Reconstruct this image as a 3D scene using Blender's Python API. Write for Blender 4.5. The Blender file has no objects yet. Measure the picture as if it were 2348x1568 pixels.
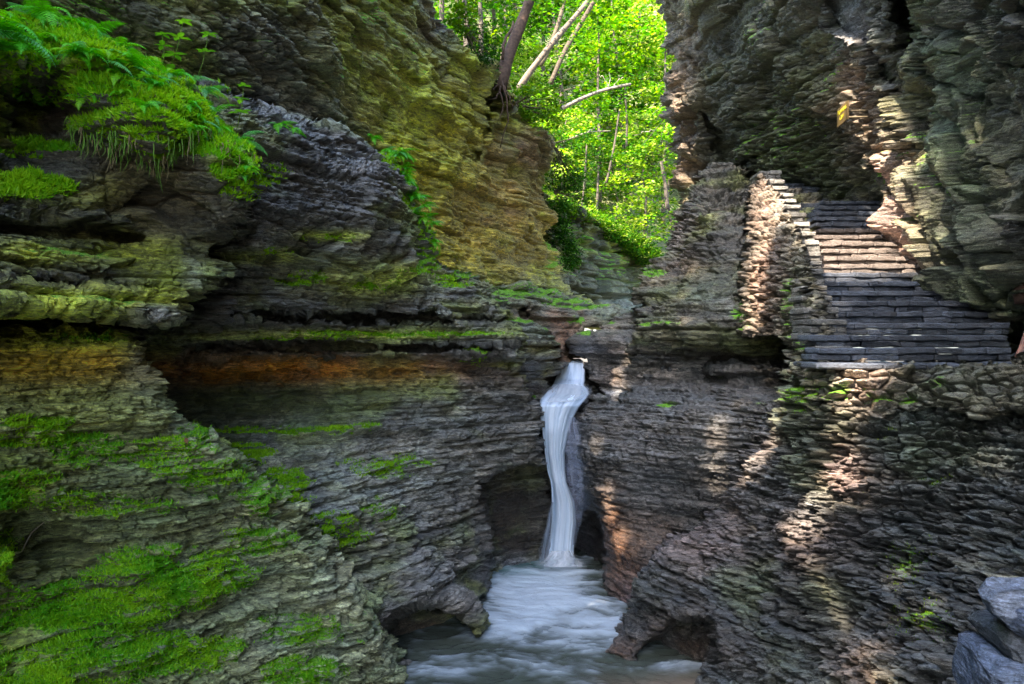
import bpy, math, random
import numpy as np
random.seed(7)
RNG = np.random.default_rng(11)
SC = bpy.context.scene
COL = SC.collection
F = 1825.0                      # focal length in units where the frame is 2347 wide
CX, CY = 1173.5, 784.0
POOL_Z = -4.3

def pw(px, py, d):
    """direction seen at (px, py) and a distance d in metres along the view axis -> point in the gorge"""
    return ((px-CX)/F*d, d, (CY-py)/F*d)

# ---------------------------------------------------------------- noise
def _h(ix, iy, iz, seed=0):
    ix = ix.astype(np.int64); iy = iy.astype(np.int64); iz = iz.astype(np.int64)
    n = (ix*374761393 + iy*668265263 + iz*2147483647 + (seed+1)*1274126177) & 0xFFFFFFFF
    n = ((n ^ (n >> 13))*1274126177) & 0xFFFFFFFF
    n = ((n ^ (n >> 16))*2246822519) & 0xFFFFFFFF
    n = n ^ (n >> 15)
    return (n & 0xFFFFFF).astype(np.float64)/0xFFFFFF

def vnoise(x, y, z, seed=0):
    fx, fy, fz = np.floor(x), np.floor(y), np.floor(z)
    u, v, w = x-fx, y-fy, z-fz
    u = u*u*(3-2*u); v = v*v*(3-2*v); w = w*w*(3-2*w)
    r = 0
    for a in (0, 1):
        for b in (0, 1):
            for c in (0, 1):
                r = r + _h(fx+a, fy+b, fz+c, seed)*(u if a else 1-u)*(v if b else 1-v)*(w if c else 1-w)
    return r*2-1

def fbm(x, y, z, octv=4, seed=0):
    r = 0; a = 1; t = 0
    for i in range(octv):
        r = r + a*vnoise(x, y, z, seed+i*17); t += a
        a *= .5; x = x*2.03+5.1; y = y*2.03+1.7; z = z*2.03+9.2
    return r/t

def cells2(x, y, k, seed=0):
    """2-D cells, another layout in every layer k: distance to first and second centre, id of the cell"""
    fx, fy = np.floor(x), np.floor(y)
    d1 = np.full(x.shape, 9.); d2 = np.full(x.shape, 9.); cid = np.zeros(x.shape)
    for a in (-1, 0, 1):
        for b in (-1, 0, 1):
            gx, gy = fx+a, fy+b
            qx = gx+_h(gx, gy, k, seed); qy = gy+_h(gx, gy, k, seed+5)
            d = np.hypot(qx-x, qy-y); i = _h(gx, gy, k, seed+9)
            m = d < d1
            d2 = np.where(m, d1, np.minimum(d2, d)); cid = np.where(m, i, cid); d1 = np.where(m, d, d1)
    return d1, d2, cid

def cells3(x, y, z, seed=0):
    """3-D cells: F1, F2, id, and the value of a random plane through the first cell's centre (a facet)"""
    fx, fy, fz = np.floor(x), np.floor(y), np.floor(z)
    d1 = np.full(x.shape, 9.); d2 = np.full(x.shape, 9.); cid = np.zeros(x.shape); pl = np.zeros(x.shape)
    for a in (-1, 0, 1):
        for b in (-1, 0, 1):
            for c in (-1, 0, 1):
                gx, gy, gz = fx+a, fy+b, fz+c
                dx = x-(gx+.1+.8*_h(gx, gy, gz, seed)); dy = y-(gy+.1+.8*_h(gx, gy, gz, seed+1)); dz = z-(gz+.1+.8*_h(gx, gy, gz, seed+2))
                d = np.sqrt(dx*dx+dy*dy+dz*dz); m = d < d1
                p = (_h(gx, gy, gz, seed+3)-.5)*dx+(_h(gx, gy, gz, seed+4)-.5)*dy+(_h(gx, gy, gz, seed+6)-.2)*dz
                d2 = np.where(m, d1, np.minimum(d2, d)); cid = np.where(m, _h(gx, gy, gz, seed+7), cid)
                pl = np.where(m, p, pl); d1 = np.where(m, d, d1)
    return d1, d2, cid, pl

def sstep(a, b, x):
    t = np.clip((x-a)/(b-a), 0, 1)
    return t*t*(3-2*t)

def strata(p, t, cell, seed):
    """layered rock: slabs of thickness ~t broken into pieces ~cell long. returns relief 0..1 and a slab id 0..1"""
    x, y, z = p[:, 0], p[:, 1], p[:, 2]
    zz = z/t + .35*vnoise(x*.3, y*.3, z*.3/t, seed+40) + .16*vnoise(x/cell*1.3, y/cell*1.3, z*.8/t, seed+41)
    zz = zz + .6*vnoise(x*0, y*0, zz*.7, seed+42)
    k = np.floor(zz); f = zz-k
    lay = _h(k, k*0, k*0, seed+43)
    w1 = .22*vnoise(x/cell*4, y/cell*4, z/t*2, seed+44); w2 = .22*vnoise(x/cell*4+9, y/cell*4, z/t*2, seed+45)
    d1, d2, cid = cells2(x/cell+w1, y/cell+w2, k, seed)
    b = d2-d1
    prot = .38*lay+.62*cid**1.2-.55*sstep(.80, .86, _h(k, k*0+3, k*0, seed+47))*(cid < .7)
    seam = .25+.75*sstep(-.35, .25, vnoise(x/cell*.8, y/cell*.8, k*3.7, seed+46))
    prof = (1-seam*(1-sstep(0, .15, f)*sstep(0, .22, 1-f)))*(.4+.6*sstep(0, .16, b))
    return prot*(.25+.75*prof)+.22*prof, (lay*.6+cid*.4)

def rbf(cp, px, py):
    """smooth surface through control points (px, py, value)"""
    cp = np.array(cp, float); q = cp[:, :2]/300.; v = np.log(cp[:, 2])
    n = len(q)
    def phi(r): return r
    A = phi(np.hypot(q[:, None, 0]-q[None, :, 0], q[:, None, 1]-q[None, :, 1]))
    M = np.zeros((n+3, n+3)); M[:n, :n] = A - np.eye(n)*.02; M[:n, n] = 1; M[:n, n+1:] = q; M[n, :n] = 1; M[n+1:, :n] = q.T
    w = np.linalg.solve(M, np.concatenate([v, [0, 0, 0]]))
    X, Y = px/300., py/300.
    r = w[n]+w[n+1]*X+w[n+2]*Y
    for i in range(n):
        r = r+w[i]*np.sqrt((X-q[i, 0])**2+(Y-q[i, 1])**2+.004)
    return np.exp(r)

def sdist(poly, px, py):
    """distance to a polygon's edge, positive inside"""
    P = np.array(poly, float); n = len(P)
    d = np.full(px.shape, 1e9); ins = np.zeros(px.shape, bool)
    for i in range(n):
        a, b = P[i], P[(i+1) % n]; e = b-a
        t = np.clip(((px-a[0])*e[0]+(py-a[1])*e[1])/(e@e+1e-9), 0, 1)
        d = np.minimum(d, np.hypot(px-a[0]-t*e[0], py-a[1]-t*e[1]))
        c = ((a[1] > py) != (b[1] > py))
        ins ^= c & (px < (b[0]-a[0])*(py-a[1])/(b[1]-a[1]+1e-12)+a[0])
    return np.where(ins, d, -d)

# ---------------------------------------------------------------- objects
def tag(o, label=None, cat=None, group=None, kind=None):
    if label: o['label'] = label
    if cat: o['category'] = cat
    if group: o['group'] = group
    if kind: o['kind'] = kind
    return o

def mathutils_inv(o):
    bpy.context.view_layer.update()
    return o.matrix_world.inverted()

def empty(name, loc=(0, 0, 0), rz=0):
    o = bpy.data.objects.new(name, None); COL.objects.link(o)
    o.location = loc; o.rotation_euler = (0, 0, rz); o.empty_display_size = .1
    return o

def mesh_np(name, V, Q, mat, cols=None, attrs=None, smooth=True, parent=None):
    """V (n,3), Q (m,3 or 4) -> one mesh object"""
    V = np.asarray(V, np.float32); Q = np.asarray(Q, np.int32)
    me = bpy.data.meshes.new(name)
    me.vertices.add(len(V)); me.vertices.foreach_set('co', V.ravel())
    k = Q.shape[1]
    me.loops.add(Q.size); me.loops.foreach_set('vertex_index', Q.ravel())
    me.polygons.add(len(Q)); me.polygons.foreach_set('loop_start', np.arange(0, Q.size, k, dtype=np.int32))
    if smooth: me.polygons.foreach_set('use_smooth', np.ones(len(Q), bool))
    me.update(calc_edges=True)
    if cols is not None:
        ca = me.color_attributes.new('col', 'FLOAT_COLOR', 'POINT')
        c4 = np.ones((len(V), 4), np.float32); c4[:, :3] = cols
        ca.data.foreach_set('color', c4.ravel())
    for n, a in (attrs or {}).items():
        at = me.attributes.new(n, 'FLOAT', 'POINT'); at.data.foreach_set('value', np.asarray(a, np.float32))
    me.materials.append(mat)
    o = bpy.data.objects.new(name, me); COL.objects.link(o)
    if parent is not None: o.parent = parent
    return o

class MB:
    """collects simple shapes and links them as ONE mesh object"""
    def __init__(s): s.v = []; s.f = []; s.c = []
    def add(s, vs, fs, c=(.5, .5, .5)):
        n = len(s.v); s.v += [tuple(v) for v in vs]; s.f += [tuple(i+n for i in f) for f in fs]; s.c += [c]*len(vs)
    def tube(s, pts, rad, n=8, c=(.5, .5, .5), cap=True):
        P = np.array(pts, float); R = np.array(rad, float) if np.ndim(rad) else np.full(len(P), float(rad))
        T = np.gradient(P, axis=0); T /= np.linalg.norm(T, axis=1)[:, None]+1e-9
        up = np.array([0, 0, 1.]) if abs(T[0][2]) < .9 else np.array([1., 0, 0])
        vs = []; A = None
        for i in range(len(P)):
            A = np.cross(T[i], up) if A is None else A-T[i]*(A@T[i])
            A = A/(np.linalg.norm(A)+1e-9); B = np.cross(T[i], A)
            for j in range(n):
                t = 2*math.pi*j/n; vs.append(P[i]+R[i]*(A*math.cos(t)+B*math.sin(t)))
        fs = [(i*n+j, i*n+(j+1) % n, (i+1)*n+(j+1) % n, (i+1)*n+j) for i in range(len(P)-1) for j in range(n)]
        if cap: fs += [tuple(range(n))[::-1], tuple(range((len(P)-1)*n, len(P)*n))]
        s.add(vs, fs, c)
    def build(s, name, mat, parent=None, smooth=True, loc=None):
        me = bpy.data.meshes.new(name)
        v = np.array(s.v, float)
        if loc is not None: v = v-np.array(loc)
        me.from_pydata(v.tolist(), [], s.f); me.materials.append(mat)
        ca = me.color_attributes.new('col', 'FLOAT_COLOR', 'POINT')
        c4 = np.ones((len(v), 4), np.float32); c4[:, :3] = np.array(s.c)
        ca.data.foreach_set('color', c4.ravel())
        if smooth: me.polygons.foreach_set('use_smooth', np.ones(len(me.polygons), bool))
        me.update()
        o = bpy.data.objects.new(name, me); COL.objects.link(o)
        if parent is not None: o.parent = parent
        if loc is not None and parent is None: o.location = loc
        return o

# ---------------------------------------------------------------- materials
def nodes(name):
    m = bpy.data.materials.new(name); m.use_nodes = True
    nt = m.node_tree; b = nt.nodes['Principled BSDF']
    return m, nt, b
def N(nt, typ, **kw):
    n = nt.nodes.new(typ)
    for k, v in kw.items(): setattr(n, k, v)
    return n

def rock_material(name, rough=.42, bump=1., fine=1., spec=.9):
    m, nt, b = nodes(name); L = nt.links.new
    geo = N(nt, 'ShaderNodeNewGeometry')
    at = N(nt, 'ShaderNodeAttribute', attribute_name='col')
    mo = N(nt, 'ShaderNodeAttribute', attribute_name='moss')
    we = N(nt, 'ShaderNodeAttribute', attribute_name='wet')
    mp = N(nt, 'ShaderNodeMapping'); mp.inputs['Scale'].default_value = (1, 1, 6.)
    L(geo.outputs['Position'], mp.inputs['Vector'])
    n1 = N(nt, 'ShaderNodeTexNoise'); n1.inputs['Scale'].default_value = 9*fine; n1.inputs['Detail'].default_value = 9; n1.inputs['Roughness'].default_value = .68
    L(mp.outputs[0], n1.inputs['Vector'])
    n2 = N(nt, 'ShaderNodeTexNoise'); n2.inputs['Scale'].default_value = 38*fine; n2.inputs['Detail'].default_value = 5; n2.inputs['Roughness'].default_value = .7
    L(geo.outputs['Position'], n2.inputs['Vector'])
    # tone of the stone: light lichen specks and dark grains
    r1 = N(nt, 'ShaderNodeMapRange'); r1.inputs[1].default_value = .3; r1.inputs[2].default_value = .72; r1.inputs[3].default_value = .12; r1.inputs[4].default_value = 2.5
    L(n1.outputs['Fac'], r1.inputs[0])
    r2 = N(nt, 'ShaderNodeMapRange'); r2.inputs[1].default_value = .3; r2.inputs[2].default_value = .7; r2.inputs[3].default_value = .6; r2.inputs[4].default_value = 1.5
    L(n2.outputs['Fac'], r2.inputs[0])
    mu = N(nt, 'ShaderNodeMath', operation='MULTIPLY'); L(r1.outputs[0], mu.inputs[0]); L(r2.outputs[0], mu.inputs[1])
    vm = N(nt, 'ShaderNodeVectorMath', operation='SCALE'); L(at.outputs['Color'], vm.inputs[0]); L(mu.outputs[0], vm.inputs['Scale'])
    # moss: fine noisy green where the moss attribute says
    n3 = N(nt, 'ShaderNodeTexNoise'); n3.inputs['Scale'].default_value = 14; n3.inputs['Detail'].default_value = 8; n3.inputs['Roughness'].default_value = .75
    L(geo.outputs['Position'], n3.inputs['Vector'])
    ad = N(nt, 'ShaderNodeMath', operation='ADD'); L(mo.outputs['Fac'], ad.inputs[0]); L(n3.outputs['Fac'], ad.inputs[1])
    mr = N(nt, 'ShaderNodeMapRange'); mr.inputs[1].default_value = .92; mr.inputs[2].default_value = 1.12
    L(ad.outputs[0], mr.inputs[0])
    cr = N(nt, 'ShaderNodeValToRGB'); e = cr.color_ramp.elements
    e[0].position = .3; e[0].color = (.045, .17, .004, 1); e[1].position = .72; e[1].color = (.42, .68, .02, 1)
    e2 = e.new(.5); e2.color = (.16, .46, .01, 1)
    L(n2.outputs['Fac'], cr.inputs['Fac'])
    mx = N(nt, 'ShaderNodeMix', data_type='RGBA'); L(mr.outputs[0], mx.inputs['Factor']); L(vm.outputs[0], mx.inputs['A']); L(cr.outputs[0], mx.inputs['B'])
    L(mx.outputs['Result'], b.inputs['Base Color'])
    # roughness: wet stone shines
    rr = N(nt, 'ShaderNodeMapRange'); rr.inputs[3].default_value = rough; rr.inputs[4].default_value = .27
    L(we.outputs['Fac'], rr.inputs[0])
    ra = N(nt, 'ShaderNodeMix', data_type='FLOAT'); L(mr.outputs[0], ra.inputs['Factor']); L(rr.outputs[0], ra.inputs['A']); ra.inputs['B'].default_value = .9
    L(ra.outputs['Result'], b.inputs['Roughness'])
    b.inputs['Specular IOR Level'].default_value = spec
    bm = N(nt, 'ShaderNodeBump'); bm.inputs['Strength'].default_value = bump; bm.inputs['Distance'].default_value = .05
    bm2 = N(nt, 'ShaderNodeBump'); bm2.inputs['Strength'].default_value = bump*.8; bm2.inputs['Distance'].default_value = .025
    L(n1.outputs['Fac'], bm.inputs['Height']); L(n2.outputs['Fac'], bm2.inputs['Height']); L(bm.outputs[0], bm2.inputs['Normal'])
    L(bm2.outputs[0], b.inputs['Normal'])
    return m

def leaf_material(name, trans=.45, rough=.5):
    m, nt, b = nodes(name); L = nt.links.new
    at = N(nt, 'ShaderNodeAttribute', attribute_name='col')
    tr = N(nt, 'ShaderNodeBsdfTranslucent'); mx = N(nt, 'ShaderNodeMixShader'); mx.inputs[0].default_value = trans
    hs = N(nt, 'ShaderNodeHueSaturation'); hs.inputs['Value'].default_value = 1.35; hs.inputs['Saturation'].default_value = 1.05; hs.inputs['Hue'].default_value = .485
    L(at.outputs['Color'], b.inputs['Base Color']); L(at.outputs['Color'], hs.inputs['Color']); L(hs.outputs[0], tr.inputs['Color'])
    b.inputs['Roughness'].default_value = rough; b.inputs['Specular IOR Level'].default_value = .35
    out = nt.nodes['Material Output']
    L(b.outputs[0], mx.inputs[1]); L(tr.outputs[0], mx.inputs[2]); L(mx.outputs[0], out.inputs['Surface'])
    return m

def simple_material(name, col=None, rough=.6, noise=0, nscale=20, bump=0):
    m, nt, b = nodes(name); L = nt.links.new
    b.inputs['Roughness'].default_value = rough
    src = None
    if col is None:
        at = N(nt, 'ShaderNodeAttribute', attribute_name='col'); src = at.outputs['Color']
    else:
        rg = N(nt, 'ShaderNodeRGB'); rg.outputs[0].default_value = (*col, 1); src = rg.outputs[0]
    geo = N(nt, 'ShaderNodeNewGeometry')
    n1 = N(nt, 'ShaderNodeTexNoise'); n1.inputs['Scale'].default_value = nscale; n1.inputs['Detail'].default_value = 6
    L(geo.outputs['Position'], n1.inputs['Vector'])
    r1 = N(nt, 'ShaderNodeMapRange'); r1.inputs[1].default_value = .3; r1.inputs[2].default_value = .7; r1.inputs[3].default_value = 1-noise; r1.inputs[4].default_value = 1+noise
    L(n1.outputs['Fac'], r1.inputs[0])
    vm = N(nt, 'ShaderNodeVectorMath', operation='SCALE'); L(src, vm.inputs[0]); L(r1.outputs[0], vm.inputs['Scale'])
    L(vm.outputs[0], b.inputs['Base Color'])
    if bump:
        bm = N(nt, 'ShaderNodeBump'); bm.inputs['Strength'].default_value = bump; bm.inputs['Distance'].default_value = .02
        L(n1.outputs['Fac'], bm.inputs['Height']); L(bm.outputs[0], b.inputs['Normal'])
    return m

M_ROCK = rock_material('layered_rock')
M_WET = rock_material('wet_layered_rock', rough=.34, bump=.8)
M_LEAF = leaf_material('leaf')
M_FERN = leaf_material('fern_leaf', trans=.4)
M_BARK = simple_material('bark', None, .85, .45, 14, .8)
# ---------------------------------------------------------------- the gorge: rock masses
STEP = 2.1
MASSES = {}
GREY = (.115, .112, .10); DARK = (.055, .052, .046); PALE = (.22, .21, .20); OLIVE = (.13, .135, .035); BROWN = (.12, .085, .06)
RUST = (.26, .12, .03); BLUE = (.12, .15, .19); PINK = (.30, .20, .165); YEL = (.22, .21, .02)

def gauss(px, py, b):
    return np.exp(-(((px-b[0])/b[2])**2+((py-b[1])/b[3])**2))

def mass(name, poly, ctrl, rw=22, rd=.7, layers=((.34, .9, .20), (.11, .34, .11), (.045, .16, .045)), facet=None, rubble=None, base=GREY, tints=(), moss=(),
         up=.35, mossn=.35, wet=0., wets=(), carve=(), seed=1, algae=0., frag=(.13, .026), flat=.12, fz=1.5, cool=1., step=None, rag=5, skirt=3., mat=None, wob=.25, label=None, kind='structure', cat=None, var=1.5, fn=None, zones=()):
    st = step or STEP
    P = np.array(poly, float)
    x0, x1 = max(P[:, 0].min(), -190), min(P[:, 0].max(), 2560); y0, y1 = P[:, 1].min(), P[:, 1].max()
    nx, ny = int((x1-x0)/st)+2, int((y1-y0)/st)+2
    gx, gy = np.meshgrid(x0+np.arange(nx)*st, y0+np.arange(ny)*st)
    px, py = gx.ravel(), gy.ravel()
    sd = sdist(poly, px, py)
    sd = sd + rag*vnoise(px*.03, py*.16, px*0, seed)+rag*.5*vnoise(px*.1, py*.3, px*0, seed+2)
    d = rbf(ctrl, px, py)
    for cpoly, add, soft in carve:
        d = d+add*sstep(-soft*.2, soft, sdist(cpoly, px, py)+4*vnoise(px*.04, py*.1, px*0, seed+3))
    t = np.clip(sd/rw, 0, 1)
    d = d+.62*rd*(1-t)**2
    p = np.stack([(px-CX)/F*d, d, (CY-py)/F*d], 1)
    G = p.reshape(ny, nx, 3)
    # normal of the large form, towards the gorge
    n = np.cross(np.gradient(G, axis=1), np.gradient(G, axis=0)); n = n/(np.linalg.norm(n, axis=2)[..., None]+1e-9)
    n = n.reshape(-1, 3); s = np.sign((n*p).sum(1)); n = -n*s[:, None]
    nb_ = n*np.array([1, 1, flat]); nb_ = nb_/(np.linalg.norm(nb_, axis=1)[:, None]+1e-9)
    n = n*.15+nb_*.85
    x, y, z = p.T
    h = wob*fbm(x*.7, y*.7, z*.9, 3, seed+60)
    sid = np.zeros(len(p))
    strat = np.ones(len(p))
    wz = {}
    for kind_, zpx, zpy, zsx, zsy, zs in zones:
        wz[kind_] = np.maximum(wz.get(kind_, 0), zs*gauss(px, py, (zpx, zpy, zsx, zsy)))
    wf = np.clip(wz.get('facet', 0)*1.6, 0, 1) if 'facet' in wz else (1. if facet and not zones else 0.)
    for i, (th, cell, amp) in enumerate(layers):
        r, k = strata(p, th, cell, seed*7+i*13)
        h = h+amp*(r-.45)*(1-.75*wf); sid = sid+k*(.2, .35, .45)[min(i, 2)]/sum((.2, .35, .45)[:len(layers)])
    if facet:
        sz, amp = facet
        q = np.stack([x, y, z*fz], 1)/sz + .25*np.stack([vnoise(x*2, y*2, z*3, seed+71), vnoise(x*2, y*2, z*3, seed+72), vnoise(x*2, y*2, z*3, seed+73)], 1)
        d1, d2, cid, pl = cells3(q[:, 0], q[:, 1], q[:, 2], seed+70)
        fh = amp*(cid-.5)+amp*2.1*pl-amp*.35*(1-sstep(0, .09, d2-d1))
        h = h+wf*fh; sid = sid*(1-.5*wf)+.5*wf*cid
    if rubble:
        sz, amp = rubble
        q = np.stack([x, y, z*2.3], 1)/sz
        d1, d2, cid, pl = cells3(q[:, 0]+.2*vnoise(x*5, y*5, z*9, seed+81), q[:, 1], q[:, 2]+.2*vnoise(x*5, y*5, z*9, seed+82), seed+80)
        wr = np.clip(wz['rubble']*1.5, 0, 1) if 'rubble' in wz else 1.
        h = h+wr*(amp*(cid-.4)+amp*1.4*pl-amp*.9*(1-sstep(0, .25, d2-d1))); sid = sid*(1-.5*wr)+.5*wr*cid
    if frag:
        sz, amp = frag
        sz = sz*(1+.0*x)
        d1, d2, cid, pl = cells3(x/sz+.35*vnoise(x*9, y*9, z*20, seed+84), y/sz+.35*vnoise(x*9, y*9, z*20, seed+85), z*2.7/sz+.3*vnoise(x*7, y*7, z*14, seed+86), seed+83)
        h = h+amp*(cid-.5+1.1*pl-.75*(1-sstep(0, .22, d2-d1)))*(.55+.6*sstep(-.3, .3, vnoise(x*1.3, y*1.3, z*2, seed+87))); sid = .65*sid+.35*cid
    h = h+.022*fbm(x*10, y*10, z*24, 3, seed+90)
    if 'smooth' in wz: h = h*(1-np.clip(wz['smooth'], 0, 1)*.8)+.03*np.clip(wz['smooth'], 0, 1)*vnoise(x*.8, y*.8, z*16, seed+91)
    q = p+n*h[:, None]
    # colour, moss, wetness
    c = np.tile(np.array(base, float), (len(p), 1))
    if algae:
        w = algae*sstep(-.05, .35, fbm(x*.8+3, y*.8, z*1.6, 4, seed+93)); c = c*(1-w[:, None])+np.array([.30, .38, .022])*w[:, None]
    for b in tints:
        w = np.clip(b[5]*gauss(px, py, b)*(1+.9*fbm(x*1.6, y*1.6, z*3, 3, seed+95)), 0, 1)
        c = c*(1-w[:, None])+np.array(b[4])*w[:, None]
    tone = np.clip(1+var*(sid-.5)*1.25, .12, 2.4)
    tone = tone*np.exp(.55*fbm(x*2.2, y*2.2, z*26, 3, seed+96))
    tone = tone*(1+.35*fbm(x*1.1, y*1.1, z*3.2, 3, seed+97))
    c = c*tone[:, None]
    c = c*np.array([1.0/cool, 1.0, .95*cool])
    warm = .12*fbm(x*2.3, y*2.3, z*6, 2, seed+98); c = c*np.stack([1+warm, 1+0*warm, 1-warm], 1)
    Q3 = q.reshape(ny, nx, 3); nn = np.cross(np.gradient(Q3, axis=1), np.gradient(Q3, axis=0)); nn = nn/(np.linalg.norm(nn, axis=2)[..., None]+1e-9)
    nn = nn.reshape(-1, 3); s2 = np.sign((nn*p).sum(1)); nn = -nn*s2[:, None]
    m = np.zeros(len(p))
    for b in moss: m = np.maximum(m, b[4]*gauss(px, py, b))
    m = np.clip(m*(.62+.75*np.clip(nn[:, 2]*1.7, -.3, 1))*(1+mossn*2*fbm(x*3.4, y*3.4, z*13, 4, seed+99))*(.75+.5*sid)+up*.8*np.clip(nn[:, 2], 0, 1)*sstep(0.02, .3, m), 0, 1.1)
    wt = np.full(len(p), float(wet))
    for b in wets: wt = np.maximum(wt, b[4]*gauss(px, py, b))
    ok = (sd > 0).reshape(ny, nx)
    cell = ok[:-1, :-1] & ok[1:, :-1] & ok[:-1, 1:] & ok[1:, 1:]
    idx = np.arange(nx*ny).reshape(ny, nx)
    Qd = np.stack([idx[:-1, :-1][cell], idx[1:, :-1][cell], idx[1:, 1:][cell], idx[:-1, 1:][cell]], 1)
    # rim pushed back into the hill, so that the mass has a body behind its outline
    E = np.concatenate([Qd[:, [0, 1]], Qd[:, [1, 2]], Qd[:, [2, 3]], Qd[:, [3, 0]]])
    key = np.sort(E, 1); key = key[:, 0].astype(np.int64)*len(p)+key[:, 1]
    u, inv, cnt = np.unique(key, return_inverse=True, return_counts=True)
    B = E[cnt[inv.ravel()] == 1]
    rim = np.unique(B); nb = len(rim); mp = np.zeros(len(p), int); mp[rim] = np.arange(nb)
    V = [q]; C = [c]; Mo = [m]; W = [wt]; n0 = len(q)
    last = None
    for kk, L in enumerate((.5, skirt)):
        out = n[rim]*np.array([1, 0, .3])
        V.append(q[rim]*(1+L/d[rim])[:, None]); C.append(c[rim]); Mo.append(m[rim]*.6); W.append(wt[rim])
        cur = n0+kk*nb
        a, b_ = B[:, 0], B[:, 1]
        if kk == 0: Qd = np.concatenate([Qd, np.stack([b_, a, cur+mp[a], cur+mp[b_]], 1)])
        else: Qd = np.concatenate([Qd, np.stack([last+mp[b_], last+mp[a], cur+mp[a], cur+mp[b_]], 1)])
        last = cur
    V = np.concatenate(V); C = np.concatenate(C); Mo = np.concatenate(Mo); W = np.concatenate(W)
    used = np.unique(Qd); re = np.zeros(len(V), int); re[used] = np.arange(len(used))
    o = mesh_np(name, V[used], re[Qd], mat or M_ROCK, C[used], {'moss': Mo[used], 'wet': W[used]})
    tag(o, label, cat, kind=kind)
    MASSES.setdefault(name, []).append((o, q, nn, m, px, py, sd))
    return dict(obj=o, q=q, nn=nn, moss=m, px=px, py=py, sd=sd, nx=nx, ny=ny, x0=x0, y0=y0, st=st)

def at(ms, px, py):
    """point of a mass's surface seen at (px, py)"""
    i = int(round((px-ms['x0'])/ms['st'])); j = int(round((py-ms['y0'])/ms['st']))
    k = min(max(j, 0), ms['ny']-1)*ms['nx']+min(max(i, 0), ms['nx']-1)
    return ms['q'][k], ms['nn'][k]

# --- upper left block: the ledge with the ferns and the broken faces under it
A_ = mass('cliff', [(-190, 50), (-60, 45), (0, 40), (60, 55), (130, 70), (200, 110), (330, 160), (430, 230), (520, 290), (580, 390), (577, 450), (560, 500), (505, 560), (500, 640), (440, 700), (390, 735), (300, 722), (150, 712), (-190, 690)],
    [(-140, 100, 5.5), (0, 60, 6.5), (0, 110, 5.9), (100, 90, 6.5), (100, 150, 6.1), (100, 230, 7.9), (30, 230, 7.6), (170, 240, 7.7), (0, 300, 6.8), (200, 140, 6.5), (210, 230, 6.5), (350, 190, 7.3), (350, 270, 6.5), (350, 320, 6.6), (350, 350, 7.3), (480, 300, 7.7), (480, 380, 7.0), (565, 430, 7.4), (200, 350, 6.9),
     (300, 420, 7.1), (400, 480, 7.6), (330, 520, 7.7), (500, 480, 7.4), (150, 400, 6.7), (0, 400, 6.4), (0, 440, 6.2), (0, 560, 6.1), (0, 600, 5.9), (0, 640, 6.5), (200, 560, 6.8), (200, 600, 6.6), (200, 645, 7.2), (350, 600, 7.3), (450, 600, 7.6), (0, 665, 5.7), (200, 680, 6.3), (200, 700, 6.5), (380, 715, 7.1), (480, 620, 7.7), (-150, 660, 5.2)],
    rw=26, rd=.8, layers=((.30, 1.0, .24), (.095, .35, .09), (.042, .17, .035)), algae=.9, carve=[([(-190, 628), (100, 630), (300, 640), (380, 650), (380, 664), (200, 662), (-190, 652)], .5, 8), ([(-190, 505), (200, 520), (330, 540), (330, 549), (100, 535), (-190, 518)], .35, 5)], facet=(.62, .17), zones=[('facet', 380, 430, 190, 120, .9), ('facet', 60, 420, 160, 60, .4)],
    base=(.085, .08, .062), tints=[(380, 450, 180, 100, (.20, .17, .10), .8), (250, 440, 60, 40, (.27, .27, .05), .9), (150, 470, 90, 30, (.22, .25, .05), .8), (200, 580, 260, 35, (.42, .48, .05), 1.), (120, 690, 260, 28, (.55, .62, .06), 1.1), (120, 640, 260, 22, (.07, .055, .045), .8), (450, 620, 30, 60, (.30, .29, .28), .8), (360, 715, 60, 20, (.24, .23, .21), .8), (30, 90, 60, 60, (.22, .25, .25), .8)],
    moss=[(250, 160, 240, 75, 1.1), (90, 80, 120, 50, 1.1), (420, 270, 160, 80, 1.1), (60, 60, 90, 30, 1.), (540, 380, 45, 70, 1.), (0, 150, 60, 60, .9), (60, 430, 110, 26, .85), (250, 300, 60, 20, .9), (60, 340, 120, 16, .6), (150, 580, 230, 22, .30), (200, 690, 250, 25, .28), (520, 460, 60, 30, .3)], up=.45, seed=3, label='dark overhanging rock block with a mossy fern-covered ledge on top')

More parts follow.
